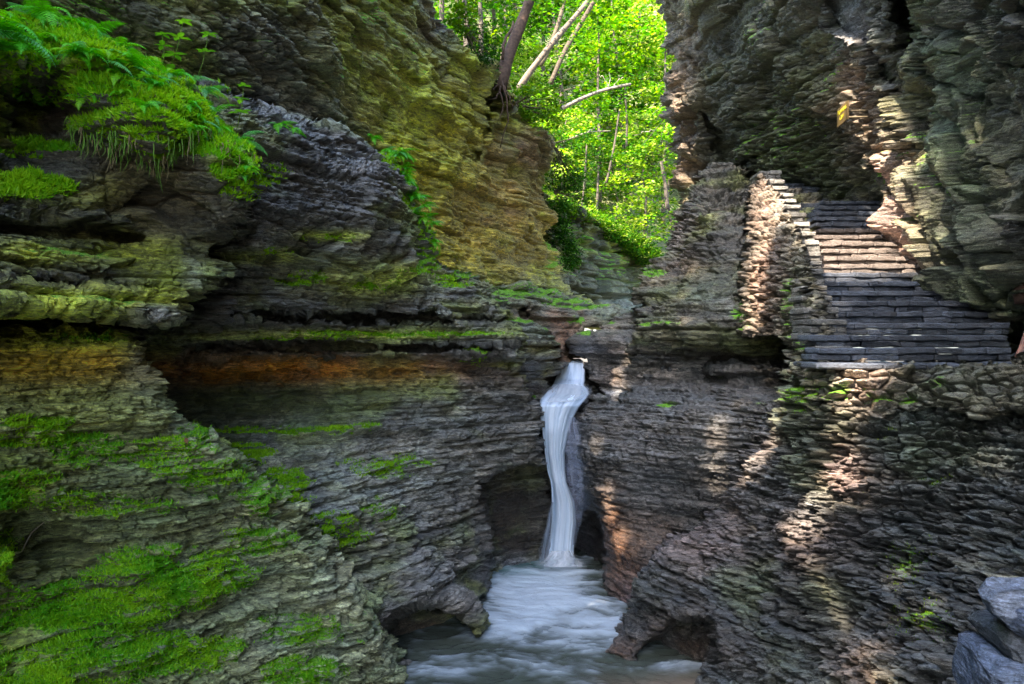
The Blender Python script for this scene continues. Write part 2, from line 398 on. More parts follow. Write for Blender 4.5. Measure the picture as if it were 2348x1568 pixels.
# --- lower left bulge
B_ = mass('cliff', [(-190, 738), (100, 745), (200, 750), (300, 748), (345, 790), (372, 850), (388, 905), (430, 960), (520, 1030), (600, 1100), (680, 1190), (770, 1290), (830, 1380), (868, 1450), (905, 1510), (965, 1600), (960, 1660), (-190, 1660)],
    [(0, 760, 6.5), (200, 765, 7.0), (320, 775, 7.4), (0, 800, 6.4), (200, 820, 6.9), (0, 1000, 6.4), (200, 1000, 7.0), (350, 950, 7.5), (400, 1000, 7.7), (0, 1130, 6.3), (0, 1190, 6.4), (110, 1195, 6.7), (130, 1235, 7.6), (60, 1230, 7.3), (200, 1260, 7.3), (25, 1290, 5.9), (100, 1320, 7.1), (300, 1150, 7.4), (500, 1150, 8.1), (300, 1250, 7.5), (300, 1320, 7.3), (500, 1300, 8.1), (650, 1300, 8.8), (0, 1380, 6.8), (0, 1430, 6.6), (0, 1480, 6.5), (300, 1450, 7.3), (600, 1450, 8.5), (800, 1450, 9.4), (0, 1568, 6.3), (300, 1568, 7.1), (600, 1568, 8.3), (900, 1568, 9.9), (560, 1120, 8.3), (680, 1250, 8.9)],
    rw=44, rd=1.5, layers=((.26, .7, .15), (.085, .30, .12), (.038, .15, .05)), wob=.3, algae=.8,
    base=(.22, .25, .10), tints=[(100, 835, 330, 50, (.66, .42, .03), 1.), (240, 770, 160, 24, (.46, .54, .05), .9), (330, 860, 40, 90, (.24, .22, .17), .8), (150, 950, 250, 80, (.38, .40, .12), .8), (620, 1280, 200, 170, (.29, .31, .18), .8), (150, 1330, 190, 70, (.11, .12, .03), .8), (750, 1500, 200, 100, (.31, .32, .22), .8), (350, 1480, 250, 40, (.33, .33, .27), .6), (440, 1010, 50, 100, (.38, .39, .22), .9), (600, 1150, 60, 80, (.40, .41, .22), .9), (760, 1330, 50, 80, (.36, .37, .23), .9)],  # pale tints along the right flank paint light catching its ridge
    moss=[(60, 970, 100, 16, .85), (150, 1010, 170, 18, .7), (40, 1130, 150, 45, .75), (250, 1160, 160, 30, .5), (480, 1100, 90, 40, .7), (450, 990, 60, 30, .4), (20, 1290, 45, 60, 1.1), (400, 1330, 170, 70, .85), (520, 1300, 60, 30, .6), (200, 1400, 220, 60, .7), (300, 1500, 300, 60, .55), (700, 1440, 180, 60, .32), (100, 1560, 200, 50, .7), (600, 1240, 120, 60, .35), (300, 1040, 200, 60, .4), (700, 1540, 120, 40, .45), (600, 1150, 60, 80, .4), (200, 770, 200, 20, .25)], up=.35, mossn=.8, seed=5, label='mossy thin-bedded rock bulge sweeping down to the pool')

# --- the long left wall: overhanging slabs, orange recess, bowl above the pool
poolC = lambda px, py: 4.3*F/(py-CY)
C_ = mass('cliff', [(-190, 480), (200, 420), (430, 215), (470, 200), (560, 245), (700, 280), (790, 300), (830, 325), (900, 365), (950, 425), (985, 510), (998, 575), (1005, 600), (1080, 640), (1150, 700), (1190, 730), (1193, 800), (1196, 850), (1210, 895), (1236, 915), (1246, 990), (1258, 1060), (1266, 1120), (1275, 1200), (1270, 1300), (1180, 1330), (1116, 1350), (1108, 1385), (1113, 1400), (1110, 1450), (1104, 1475), (1010, 1500), (925, 1530), (860, 1600), (700, 1500), (500, 1300), (200, 1150), (-190, 1000)],
    [(480, 215, 8.7), (480, 280, 8.0), (600, 270, 9.6), (600, 330, 8.8), (600, 420, 8.9), (830, 345, 12.6), (830, 390, 11.0), (830, 440, 10.7), (960, 450, 13.), (930, 500, 12.1), (990, 600, 13.6), (1100, 670, 14.6), (1185, 740, 14.9), (500, 500, 8.5), (700, 500, 9.8), (900, 560, 11.9), (500, 640, 9.1), (700, 640, 10.5), (900, 660, 12.3), (1050, 680, 13.5), (500, 700, 9.0), (700, 700, 10.3), (900, 705, 12.4),
     (500, 790, 9.9), (700, 790, 11.1), (900, 790, 12.4), (1100, 790, 13.6), (1180, 790, 14.2), (1100, 720, 13.9), (1100, 745, 14.3), (900, 745, 12.8), (400, 845, 11.0), (500, 845, 11.5), (700, 845, 12.4), (900, 840, 13.1), (1100, 835, 14.3), (1180, 850, 14.5), (450, 930, 11.2), (700, 930, 12.1), (900, 920, 12.9),
     (450, 1000, 10.4), (600, 1000, 11.0), (800, 1000, 11.7), (1000, 1000, 13.0), (1200, 1000, 14.3), (1240, 930, 14.8), (650, 1150, 9.7), (800, 1150, 10.8), (1000, 1150, 12.5), (1090, 1150, 13.4), (800, 1300, 10.7), (900, 1300, 11.4), (1000, 1300, 12.3), (1085, 1250, 13.5), (1085, 1330, 13.5), (870, 1430, 10.2), (935, 1350, 10.9), (1050, 1370, 11.6), (1110, 1400, 11.6), (1104, 1470, 11.4), (925, 1520, 10.5), (0, 720, 8.6), (200, 720, 9.0), (0, 1000, 9), (0, 500, 9), (1250, 1150, 14.6), (1180, 1300, 14.2), (1260, 1290, 14.6), (300, 840, 9.8)],
    rw=16, rd=.8, layers=((.36, 1.1, .20), (.105, .36, .145), (.043, .17, .06)), algae=.42, facet=(.50, .17), zones=[('facet', 700, 560, 270, 70, .85), ('facet', 900, 620, 150, 60, .8), ('smooth', 1180, 1190, 80, 110, 1.), ('smooth', 985, 1440, 130, 75, .95), ('smooth', 1095, 1250, 22, 110, .6)],
    carve=[([(900, 1520), (880, 1455), (897, 1412), (945, 1376), (1010, 1372), (1060, 1398), (1090, 1440), (1100, 1478), (1000, 1520)], 1.15, 16), ([(1099, 1105), (1125, 1078), (1200, 1062), (1252, 1072), (1300, 1100), (1300, 1340), (1116, 1360), (1116, 1264), (1106, 1180)], 1.25, 12), ([(560, 716), (800, 718), (1000, 716), (1120, 722), (1188, 732), (1188, 748), (1000, 744), (700, 742), (480, 735)], .75, 7), ([(450, 786), (800, 790), (1188, 788), (1188, 806), (800, 808), (450, 803)], .55, 6), ([(385, 812), (600, 812), (900, 810), (1180, 812), (1180, 856), (900, 862), (600, 872), (385, 880)], .35, 14)],
    base=(.13, .122, .112), tints=[(700, 250, 180, 60, (.27, .27, .27), .9), (830, 370, 100, 40, (.2, .2, .2), .7), (700, 560, 250, 70, (.125, .12, .09), .7), (850, 640, 130, 36, (.50, .58, .06), .85), (620, 590, 90, 16, (.45, .52, .05), .8), (760, 540, 60, 12, (.5, .58, .05), .8), (640, 850, 330, 32, (.62, .24, .022), 1.1), (800, 766, 380, 12, (.42, .48, .07), 1.), (800, 735, 330, 14, (.035, .035, .025), .9), (900, 800, 300, 12, (.04, .04, .03), .8), (640, 920, 330, 50, (.07, .085, .02), 1.), (500, 1000, 80, 50, (.06, .07, .03), .9), (640, 1110, 60, 60, (.08, .085, .05), .7), (850, 1090, 330, 110, (.30, .30, .26), .85), (1150, 1020, 90, 120, (.15, .145, .13), .6), (1180, 1180, 90, 120, (.045, .033, .022), 1.2), (960, 1450, 90, 50, (.10, .07, .045), .9), (950, 1310, 150, 50, (.22, .21, .19), .6), (1080, 780, 60, 60, (.06, .06, .05), .8), (1180, 1290, 80, 22, (.14, .14, .16), .8)],  # dark tints beside the lower left bulge paint shade that sets off its ridge
    moss=[(620, 400, 60, 30, .5), (540, 400, 60, 80, .6), (960, 430, 22, 50, .9), (900, 370, 40, 22, .8), (985, 560, 16, 60, .9), (850, 650, 60, 18, .75), (700, 640, 50, 16, .7), (760, 545, 60, 10, .7), (620, 575, 60, 10, .65), (1050, 640, 60, 20, .55), (950, 620, 60, 14, .6), (900, 768, 260, 10, .5), (700, 770, 160, 10, .5), (700, 985, 260, 16, .40), (660, 1120, 70, 60, .5), (760, 1220, 90, 50, .42), (900, 1070, 140, 40, .32), (560, 1040, 80, 30, .5), (880, 1180, 100, 60, .25), (1080, 820, 50, 30, .35), (450, 215, 60, 30, .4)], up=.35, mossn=.7, wets=[(1180, 1180, 80, 120, .9), (960, 1450, 100, 60, .8), (850, 1150, 300, 200, .45), (1180, 1290, 80, 40, 1.)], seed=8,
    label='long bedded left wall with an orange-stained recess under its slabs')

# --- great leaning cliff behind it, upper left
D_ = mass('cliff', [(-190, -330), (1000, -330), (985, -100), (990, -20), (992, 0), (1010, 40), (1030, 67), (1050, 110), (1089, 125), (1130, 140), (1152, 165), (1160, 200), (1168, 240), (1203, 285), (1250, 315), (1277, 352), (1264, 389), (1266, 456), (1276, 500), (1266, 537), (1280, 600), (1300, 640), (1360, 690), (1400, 720), (1380, 760), (1200, 770), (800, 760), (400, 600), (-190, 500)],
    [(-190, -330, 6.3), (300, -330, 7.6), (900, -330, 13), (-140, 0, 6.5), (0, 0, 7.0), (0, 50, 7.1), (200, 50, 7.8), (200, 300, 9.2), (430, 50, 8.6), (430, 300, 9.9), (600, 100, 9.9), (600, 300, 11), (850, 50, 13), (850, 330, 14.2), (1000, 60, 16.5), (1050, 300, 17.6), (1050, 600, 17.4), (1150, 300, 20), (1250, 400, 23.6), (1265, 600, 23), (1000, 650, 15.9), (1150, 700, 19), (1350, 720, 23)],
    rw=18, rd=.9, layers=((.42, 1.2, .26), (.15, 1.2, .10), (.065, .45, .04)), algae=.8, rubble=(.20, .09), zones=[('rubble', 560, 150, 180, 200, .8)], wob=.5,
    carve=[([(1133, 185), (1152, 195), (1150, 250), (1128, 262), (1122, 230)], 1.6, 8), ([(1100, 60), (1128, 62), (1150, 110), (1120, 105)], .6, 6), ([(1085, 345), (1103, 345), (1103, 372), (1083, 372)], .6, 5), ([(1120, 262), (1132, 262), (1116, 330), (1108, 330)], .5, 5)],
    base=(.15, .145, .07), tints=[(560, 130, 170, 150, (.15, .15, .12), .8), (620, 260, 170, 50, (.28, .28, .27), .8), (800, 60, 90, 120, (.30, .33, .05), .9), (1000, 350, 170, 200, (.44, .42, .02), 1.), (1060, 560, 200, 130, (.52, .43, .02), 1.), (1130, 480, 130, 130, (.34, .20, .075), .6), (1200, 350, 70, 50, (.30, .19, .11), .8), (940, 210, 70, 110, (.44, .48, .05), .9), (1000, 60, 60, 60, (.09, .07, .05), .9), (1230, 680, 200, 40, (.30, .32, .06), .8), (300, 40, 120, 60, (.12, .12, .09), .8)],
    moss=[(160, 20, 200, 40, .8), (50, 0, 80, 40, .9), (840, 40, 60, 90, .45), (900, 150, 60, 100, .42), (1000, 640, 90, 20, .7), (1100, 660, 100, 18, .5), (1290, 560, 30, 60, .8), (1000, 400, 150, 150, .22), (760, 150, 60, 120, .35), (450, 60, 70, 60, .4), (1160, 160, 40, 30, .7), (1240, 310, 30, 20, .6), (600, 80, 120, 100, .25)], up=.3, mossn=.9, seed=12, label='high leaning cliff stained olive yellow above the left wall')

# --- far cliff at the end of the gorge
G_ = mass('cliff', [(1225, 440), (1268, 468), (1289, 478), (1370, 507), (1429, 533), (1458, 578), (1490, 600), (1505, 650), (1505, 735), (1225, 735)],
    [(1250, 450, 26), (1289, 490, 27), (1400, 530, 31), (1450, 590, 33), (1500, 700, 33), (1280, 700, 26.5), (1340, 600, 28.5), (1400, 690, 30)],
    rw=12, rd=.8, layers=((.6, 1.6, .6), (.25, .8, .30)), algae=.4, base=(.035, .042, .014), tints=[(1400, 640, 80, 60, (.055, .07, .014), .7), (1300, 510, 30, 60, (.035, .04, .03), .8), (1440, 700, 60, 20, (.22, .24, .20), .8)],
    moss=[(1300, 580, 28, 50, .95), (1275, 520, 20, 40, .8), (1400, 600, 60, 60, .35), (1330, 560, 30, 30, .5), (1440, 560, 40, 20, .9)], carve=[([(1283, 490), (1330, 500), (1335, 560), (1290, 560)], 1., 8)], seed=15, label='dark far cliff at the bend of the gorge')

# --- ledges stepping down to the head of the falls
H_ = mass('rock_ledge', [(975, 580), (1060, 612), (1150, 642), (1260, 655), (1330, 688), (1400, 700), (1440, 712), (1440, 745), (1395, 745), (1352, 745), (1332, 775), (1328, 800), (1322, 832), (1280, 840), (1180, 830), (1000, 720)],
    [(1000, 600, 14.2), (1100, 650, 15.6), (1250, 668, 19.4), (1350, 705, 21), (1430, 715, 22), (1200, 700, 16.8), (1130, 720, 15.2), (1210, 725, 17.4), (1300, 730, 18.4), (1300, 760, 17.9), (1318, 800, 17.9), (1300, 800, 17.4), (1250, 790, 17.2), (1380, 735, 20.5)],
    rw=10, rd=.5, layers=((.30, 1.5, .26), (.10, .6, .08)), facet=(.7, .12), zones=[('facet', 1100, 690, 60, 30, .5), ('smooth', 1262, 740, 60, 40, .8), ('smooth', 1295, 795, 30, 40, .8)],
    carve=[([(1196, 700), (1212, 700), (1212, 728), (1196, 724)], .9, 4), ([(1212, 722), (1330, 728), (1330, 840), (1212, 800)], .5, 7)],
    base=(.16, .16, .12), tints=[(1262, 730, 62, 26, (.31, .175, .11), 1.1), (1290, 790, 40, 45, (.27, .135, .08), 1.1), (1150, 660, 110, 30, (.19, .19, .07), .8), (1390, 730, 40, 20, (.20, .21, .14), .9), (1100, 700, 70, 30, (.17, .175, .15), .7)],
    moss=[(1050, 620, 80, 18, .75), (1200, 668, 90, 16, .7), (1290, 692, 50, 10, .85), (1330, 702, 50, 8, .8), (1130, 690, 60, 14, .4), (1320, 735, 20, 12, .5)], up=.35, seed=18, wets=[(1300, 800, 40, 50, .6)], cat=None, label='stepped mossy ledges with smooth red-brown rock beside the upper channel')
I_ = mass('rock_ledge', [(1140, 722), (1185, 722), (1210, 735), (1245, 752), (1265, 772), (1278, 792), (1283, 800), (1283, 828), (1292, 834), (1288, 860), (1266, 872), (1272, 900), (1262, 915), (1240, 918), (1195, 918), (1150, 860)],
    [(1150, 740, 15.0), (1210, 745, 15.5), (1260, 780, 16.4), (1285, 840, 16.3), (1200, 790, 14.9), (1200, 820, 15.2), (1200, 840, 14.9), (1260, 820, 15.8), (1200, 880, 15.3), (1260, 890, 15.9), (1230, 910, 15.6)],
    rw=9, rd=.35, layers=((.27, 2.4, .22), (.10, .8, .09)), base=(.15, .15, .135), tints=[(1230, 765, 50, 18, (.20, .23, .15), .9), (1230, 800, 40, 14, (.22, .20, .05), .8), (1265, 850, 14, 40, (.24, .21, .05), .7), (1190, 850, 50, 20, (.10, .105, .11), .8), (1230, 895, 50, 16, (.08, .065, .05), .9)],
    moss=[(1190, 735, 40, 12, .5), (1240, 760, 40, 8, .45), (1275, 780, 14, 12, .45), (1215, 910, 16, 5, 1.)], seed=21, wets=[(1230, 890, 60, 30, .8)], label='rounded grey ledges left of the upper falls')
J_ = mass('rock_ledge', [(1311, 797), (1322, 782), (1352, 762), (1378, 756), (1396, 738), (1420, 722), (1440, 714), (1456, 704), (1480, 690), (1620, 690), (1620, 990), (1440, 980), (1400, 940), (1366, 905), (1356, 885), (1345, 868), (1338, 830), (1318, 822)],
    [(1316, 800, 17.2), (1335, 780, 17.2), (1350, 768, 17.6), (1400, 750, 17.6), (1440, 725, 17.8), (1400, 790, 16.7), (1450, 790, 16.2), (1400, 810, 16.5), (1380, 840, 17.3), (1345, 850, 17.4), (1365, 890, 16.6), (1400, 880, 16.0), (1440, 880, 15.7), (1400, 930, 15.7), (1550, 800, 15.8), (1550, 950, 15)],
    rw=9, rd=.4, layers=((.30, 2.6, .26), (.11, .9, .09)), base=(.14, .13, .12), tints=[(1400, 760, 60, 14, (.19, .16, .13), .9), (1350, 800, 40, 8, (.20, .22, .28), .9), (1410, 800, 40, 10, (.25, .20, .17), .7), (1400, 870, 30, 24, (.24, .18, .14), .8), (1400, 900, 26, 14, (.26, .29, .34), .8), (1360, 840, 40, 10, (.05, .045, .04), .9), (1430, 740, 40, 12, (.20, .18, .14), .8)],
    moss=[(1345, 770, 22, 8, .5), (1395, 740, 20, 6, .4)], wets=[(1380, 850, 60, 60, .9)], seed=24, label='banded wet ledges right of the upper falls')

# --- right: rubble rock under the upper steps, with its dark undercut
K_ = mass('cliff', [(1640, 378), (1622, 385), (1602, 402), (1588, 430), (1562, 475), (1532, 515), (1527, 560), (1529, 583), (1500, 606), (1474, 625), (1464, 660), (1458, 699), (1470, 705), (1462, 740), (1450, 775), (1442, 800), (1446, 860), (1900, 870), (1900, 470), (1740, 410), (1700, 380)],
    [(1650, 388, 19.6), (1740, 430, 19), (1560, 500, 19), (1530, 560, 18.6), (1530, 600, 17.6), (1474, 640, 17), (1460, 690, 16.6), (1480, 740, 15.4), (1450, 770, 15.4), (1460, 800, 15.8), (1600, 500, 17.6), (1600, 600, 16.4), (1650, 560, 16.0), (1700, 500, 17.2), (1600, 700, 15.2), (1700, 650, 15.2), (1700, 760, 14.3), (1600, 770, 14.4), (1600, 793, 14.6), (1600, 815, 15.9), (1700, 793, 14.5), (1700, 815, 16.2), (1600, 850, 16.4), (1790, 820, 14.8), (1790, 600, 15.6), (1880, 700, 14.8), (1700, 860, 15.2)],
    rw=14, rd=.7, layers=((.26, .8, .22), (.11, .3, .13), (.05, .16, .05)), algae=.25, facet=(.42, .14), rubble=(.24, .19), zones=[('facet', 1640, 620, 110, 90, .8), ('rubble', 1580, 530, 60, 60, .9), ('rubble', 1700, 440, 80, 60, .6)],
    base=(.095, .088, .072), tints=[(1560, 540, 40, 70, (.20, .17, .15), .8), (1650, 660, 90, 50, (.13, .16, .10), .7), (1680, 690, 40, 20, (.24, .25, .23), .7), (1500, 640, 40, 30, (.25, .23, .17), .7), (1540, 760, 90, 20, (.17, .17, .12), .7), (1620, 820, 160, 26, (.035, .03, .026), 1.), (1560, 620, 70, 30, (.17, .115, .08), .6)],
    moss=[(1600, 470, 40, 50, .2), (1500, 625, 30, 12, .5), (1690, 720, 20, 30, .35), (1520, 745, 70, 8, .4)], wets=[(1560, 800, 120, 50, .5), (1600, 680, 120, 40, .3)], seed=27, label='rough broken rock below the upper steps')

# --- right wall beside the falls and the wet buttress
L_ = mass('cliff', [(1470, 835), (1900, 835), (1900, 1300), (1600, 1300), (1560, 1460), (1440, 1440), (1420, 1415), (1398, 1390), (1381, 1336), (1389, 1292), (1318, 1300), (1316, 1292), (1320, 1200), (1312, 1150), (1300, 1110), (1285, 1070), (1286, 1000), (1298, 965), (1318, 935), (1345, 910), (1372, 903), (1410, 912), (1440, 905), (1462, 870)],
    [(1480, 850, 15.9), (1600, 855, 15.5), (1750, 855, 14.4), (1400, 915, 15.3), (1450, 905, 14.9), (1350, 920, 15.2), (1295, 1000, 15.3), (1300, 1150, 15.9), (1312, 1280, 16.2), (1350, 1100, 14.4), (1350, 1000, 14.5), (1385, 1330, 14.1), (1400, 1250, 13.8), (1440, 1200, 13.5), (1430, 1400, 12.7), (1500, 1300, 12.7), (1600, 920, 13.7), (1700, 920, 12.7), (1790, 920, 11.9), (1600, 1100, 13.2), (1700, 1000, 12.7), (1560, 1240, 13.2), (1640, 1180, 13.1), (1550, 1000, 13.3), (1460, 1000, 14), (1450, 1100, 13.7), (1550, 1150, 13.3), (1530, 1200, 13.5)],
    rw=12, rd=.7, layers=((.30, 1.1, .13), (.09, .34, .12), (.038, .18, .055)), cool=1.06, zones=[('smooth', 1430, 1270, 85, 120, .9), ('smooth', 1350, 1250, 40, 70, .9), ('smooth', 1500, 1180, 130, 120, .5), ('smooth', 1330, 1080, 40, 120, .7)],
    carve=[([(1322, 1190), (1345, 1172), (1364, 1184), (1382, 1230), (1389, 1290), (1392, 1345), (1296, 1345), (1310, 1240)], 1.2, 9), ([(1490, 850), (1890, 850), (1890, 885), (1490, 885)], .5, 16)],
    base=(.085, .078, .07), tints=[(1480, 1020, 120, 110, (.13, .118, .108), .8), (1310, 1060, 26, 80, (.16, .18, .26), .85), (1325, 1150, 18, 60, (.20, .23, .30), .9), (1400, 1180, 26, 60, (.20, .10, .055), .9), (1430, 1280, 60, 80, (.16, .08, .045), .9), (1500, 1240, 60, 60, (.14, .09, .06), .8), (1650, 1010, 60, 60, (.20, .175, .15), .6), (1440, 1370, 40, 40, (.16, .10, .09), .9), (1350, 1250, 40, 60, (.05, .045, .05), .9), (1700, 870, 150, 20, (.04, .035, .03), .9)],  # orange-brown strip on the buttress paints sunlight into the rock
    moss=[(1530, 930, 16, 8, .8), (1720, 920, 60, 20, .22)], wet=.35, wets=[(1430, 1280, 80, 120, 1.), (1320, 1100, 40, 120, 1.), (1480, 1020, 120, 120, .6)], up=.3, seed=30, mat=M_WET, label='wet bedded right wall and red-brown buttress beside the waterfall')

# --- big right slope under the walkway, running back to the photographer
def rb_smooth(px, py, p):
    return 0*px
R_ = mass('cliff', [(1802, 850), (1796, 880), (1777, 944), (1742, 993), (1703, 1046), (1650, 1150), (1600, 1215), (1560, 1243), (1518, 1285), (1479, 1341), (1437, 1408), (1380, 1465), (1336, 1498), (1345, 1516), (1420, 1532), (1500, 1548), (1640, 1590), (1640, 1700), (2560, 1700), (2560, 834), (1880, 846)],
    [(1802, 870, 10.9), (1778, 944, 11.0), (1703, 1046, 11.2), (1600, 1215, 11.5), (1560, 1260, 11.6), (1479, 1350, 11.8), (1437, 1415, 11.6), (1345, 1505, 10.95), (1500, 1545, 10.35), (1640, 1590, 9.8), (1900, 850, 10.4), (2100, 845, 10.2), (2347, 845, 9.8), (2560, 840, 9.4), (1900, 1000, 9.9), (1900, 1200, 9.4), (1750, 1200, 10.3), (1700, 1400, 9.8), (1560, 1380, 10.8), (1800, 1568, 8.7), (1660, 1500, 9.4), (2000, 1568, 7.6), (2200, 1568, 6.7), (2450, 1600, 5.7), (2000, 1300, 8.7), (2200, 1200, 8.4), (2347, 1100, 8.5), (2347, 1300, 7.4), (2100, 1000, 9.3), (2347, 950, 8.9), (2150, 1130, 8.9), (2050, 1120, 9.1), (2560, 1300, 6.9), (2500, 1000, 8.4)],
    rw=34, rd=1.5, rag=2.5, layers=((.30, .7, .18), (.095, .25, .12), (.04, .13, .045)), algae=.15, cool=1.08, frag=(.12, .05), rubble=(.20, .16), wob=.35,
    zones=[('rubble', 2000, 1000, 330, 200, .8), ('rubble', 2200, 1300, 300, 300, .8), ('rubble', 1850, 1300, 160, 260, .6), ('rubble', 2200, 950, 300, 160, .8), ('smooth', 1540, 1480, 130, 85, 1.), ('smooth', 1400, 1480, 90, 50, .9)],
    carve=[([(1645, 1720), (1644, 1470), (1640, 1440), (1622, 1414), (1585, 1404), (1540, 1416), (1495, 1450), (1462, 1490), (1445, 1560), (1500, 1620)], .75, 22)],
    base=(.10, .10, .095), tints=[(1730, 1010, 40, 70, (.26, .20, .17), .9), (1590, 1240, 70, 50, (.27, .20, .18), .9), (1980, 890, 60, 60, (.32, .22, .18), .9), (1950, 1080, 60, 90, (.19, .125, .105), .8), (1860, 1230, 90, 90, (.17, .12, .10), .7), (1680, 1080, 70, 130, (.17, .135, .115), .7), (1600, 1230, 100, 80, (.21, .155, .135), .7), (1540, 1470, 120, 70, (.09, .055, .035), .95), (1400, 1490, 60, 34, (.17, .085, .05), .8), (1950, 1530, 80, 60, (.30, .21, .15), .7), (2200, 950, 250, 90, (.09, .105, .07), .7), (2250, 1250, 170, 170, (.085, .095, .09), .7), (1830, 960, 60, 60, (.10, .105, .07), .7), (2300, 1050, 60, 130, (.17, .18, .17), .7), (1880, 1370, 50, 60, (.16, .16, .06), .5)],  # lighter ridge and pinkish patches put sunlight into the rock colour
    moss=[(1920, 915, 40, 12, .5), (1990, 905, 60, 10, .4), (2080, 920, 30, 10, .4), (2040, 1000, 40, 60, .15), (2150, 1100, 60, 30, .2), (1850, 900, 40, 50, .42), (2250, 900, 80, 30, .35), (2050, 1280, 120, 100, .2), (2100, 1420, 120, 60, .2), (2000, 1120, 40, 16, .2)], up=.3, mossn=1., wets=[(1540, 1470, 140, 80, .9), (1900, 1350, 400, 300, .25)], seed=33, label='rugged slope of small broken slabs under the walkway')

# --- right: the frowning overhang
T_ = mass('cliff', [(1488, -330), (1485, -60), (1490, 0), (1494, 30), (1521, 56), (1518, 85), (1501, 108), (1512, 130), (1529, 142), (1519, 160), (1520, 199), (1531, 244), (1533, 300), (1528, 326), (1538, 375), (1556, 405), (1560, 431), (1572, 452), (1558, 484), (1560, 560), (1750, 560), (1850, 520), (1982, 472), (2000, 500), (2035, 538), (2046, 568), (2072, 592), (2090, 622), (2116, 642), (2140, 672), (2170, 702), (2200, 738), (2225, 775), (2242, 800), (2262, 815), (2300, 842), (2560, 850), (2560, -330)],
    [(1500, -300, 19), (2000, -300, 12), (2560, -300, 6.5), (1500, 0, 20.5), (1530, 150, 21.5), (1530, 300, 22.5), (1565, 440, 23.5), (1640, 350, 21.8), (1600, 520, 22.5), (1700, 450, 20.8), (1800, 420, 19.8), (1900, 450, 18.3), (1985, 480, 17.3), (2060, 575, 14.7), (2120, 648, 13.0), (2200, 745, 11.8), (2250, 810, 10.9), (2280, 760, 11.6), (2347, 780, 11.9), (2300, 700, 10.9), (2347, 650, 10.3), (2347, 500, 9.8), (2347, 200, 9.2), (2347, 0, 8.5), (2560, 0, 7.3), (2200, 300, 11), (2200, 0, 10.2), (2050, 200, 12.9), (2080, 450, 13.7), (2030, 400, 14.4), (1935, 270, 15.7), (1960, 400, 16.2), (1900, 0, 14.3), (1800, 200, 17.2), (1750, 0, 16.8), (1650, 150, 19.4), (1600, 0, 18.7), (2200, 500, 11.2), (2560, 800, 10.5)],
    rw=12, rd=.9, layers=((.5, 1.0, .28), (.16, .4, .08)), algae=.15, facet=(.42, .27), rubble=(.26, .15), wob=.6,
    zones=[('facet', 2250, 350, 280, 430, .95), ('facet', 2080, 580, 60, 90, .9), ('facet', 1580, 350, 60, 200, .6), ('rubble', 1800, 330, 160, 220, .8), ('rubble', 1980, 160, 70, 120, .9), ('rubble', 2050, 300, 80, 100, .6), ('smooth', 1942, 50, 44, 70, .9), ('smooth', 2008, 150, 22, 50, .8)],
    carve=[([(1880, -60), (1975, -60), (2015, 120), (2035, 195), (2010, 180), (1985, 100), (1900, 60)], .35, 8), ([(2030, -60), (2130, -60), (2140, 90), (2100, 170), (2060, 130), (2040, 40)], 1.0, 30), ([(2205, 745), (2340, 735), (2420, 760), (2420, 812), (2300, 815), (2255, 808), (2225, 775)], .9, 14), ([(1600, 240), (1650, 300), (1680, 370), (1660, 390), (1620, 330)], .6, 14)],
    frag=(.12, .028), fz=.75, cool=1.05, base=(.055, .055, .036), tints=[(1560, 300, 50, 200, (.20, .125, .08), .8), (1540, 60, 40, 60, (.17, .12, .09), .7), (1720, 250, 120, 200, (.06, .065, .035), .9), (1830, 380, 130, 90, (.07, .09, .035), .8), (1945, 60, 50, 70, (.15, .19, .22), 1.1), (2010, 140, 26, 60, (.16, .21, .20), 1.), (1960, 170, 60, 110, (.24, .165, .125), .9), (2000, 330, 70, 100, (.19, .135, .10), .8), (2075, 470, 44, 170, (.30, .19, .15), 1.1), (2200, 300, 130, 300, (.08, .105, .045), .8), (2150, 230, 40, 120, (.12, .16, .11), .7), (2310, 300, 60, 120, (.22, .18, .13), .6), (2250, 570, 120, 120, (.12, .13, .08), .8), (2310, 520, 40, 70, (.24, .22, .19), .6), (1800, 100, 80, 80, (.07, .075, .05), .8), (2085, 540, 48, 100, (.26, .165, .13), 1.2), (2060, 430, 26, 60, (.28, .18, .145), 1.1)],  # pink tints on the column by the stairs carry the sun's warmth
    moss=[(1790, 320, 130, 160, .33), (1750, 60, 40, 120, .33), (2000, 400, 20, 30, .6), (2150, 350, 150, 300, .26), (2080, 120, 40, 100, .3), (1720, 330, 60, 60, .4), (1900, 150, 26, 80, .4)], up=.1, mossn=1., seed=36, label='dark overhanging right cliff of jagged shale above the stairs')

# --- dry-stone side wall carrying the stairs
S_ = mass('retaining_wall', [(1737, 398), (1752, 402), (1780, 440), (1800, 480), (1835, 545), (1860, 625), (1885, 700), (1898, 770), (1905, 850), (1890, 870), (1806, 868), (1806, 800), (1804, 768), (1760, 770), (1692, 776), (1697, 690), (1700, 600), (1712, 490), (1722, 430)],
    [(1740, 410, 16.6), (1780, 460, 15.3), (1720, 480, 15.0), (1760, 560, 14.1), (1720, 600, 14.1), (1750, 760, 13.6), (1700, 760, 13.9), (1795, 560, 13.2), (1798, 760, 12.5), (1830, 600, 12.3), (1865, 700, 11.2), (1815, 800, 11.9), (1900, 850, 10.3), (1860, 860, 10.8), (1806, 860, 11.5)],
    rw=9, rd=.35, layers=((.16, .5, .06),), rubble=(.21, .13), base=(.17, .155, .12), tints=[(1752, 600, 40, 190, (.165, .108, .082), .95), (1840, 700, 30, 120, (.13, .14, .08), .8), (1850, 820, 50, 40, (.11, .12, .07), .8)],
    moss=[(1810, 700, 16, 100, .35), (1840, 780, 30, 40, .42), (1700, 740, 20, 30, .4)], rag=3, wob=.08, seed=39, kind=None, cat='retaining wall', label='dry-stone side wall holding up the stairs, its outer strip sunlit')
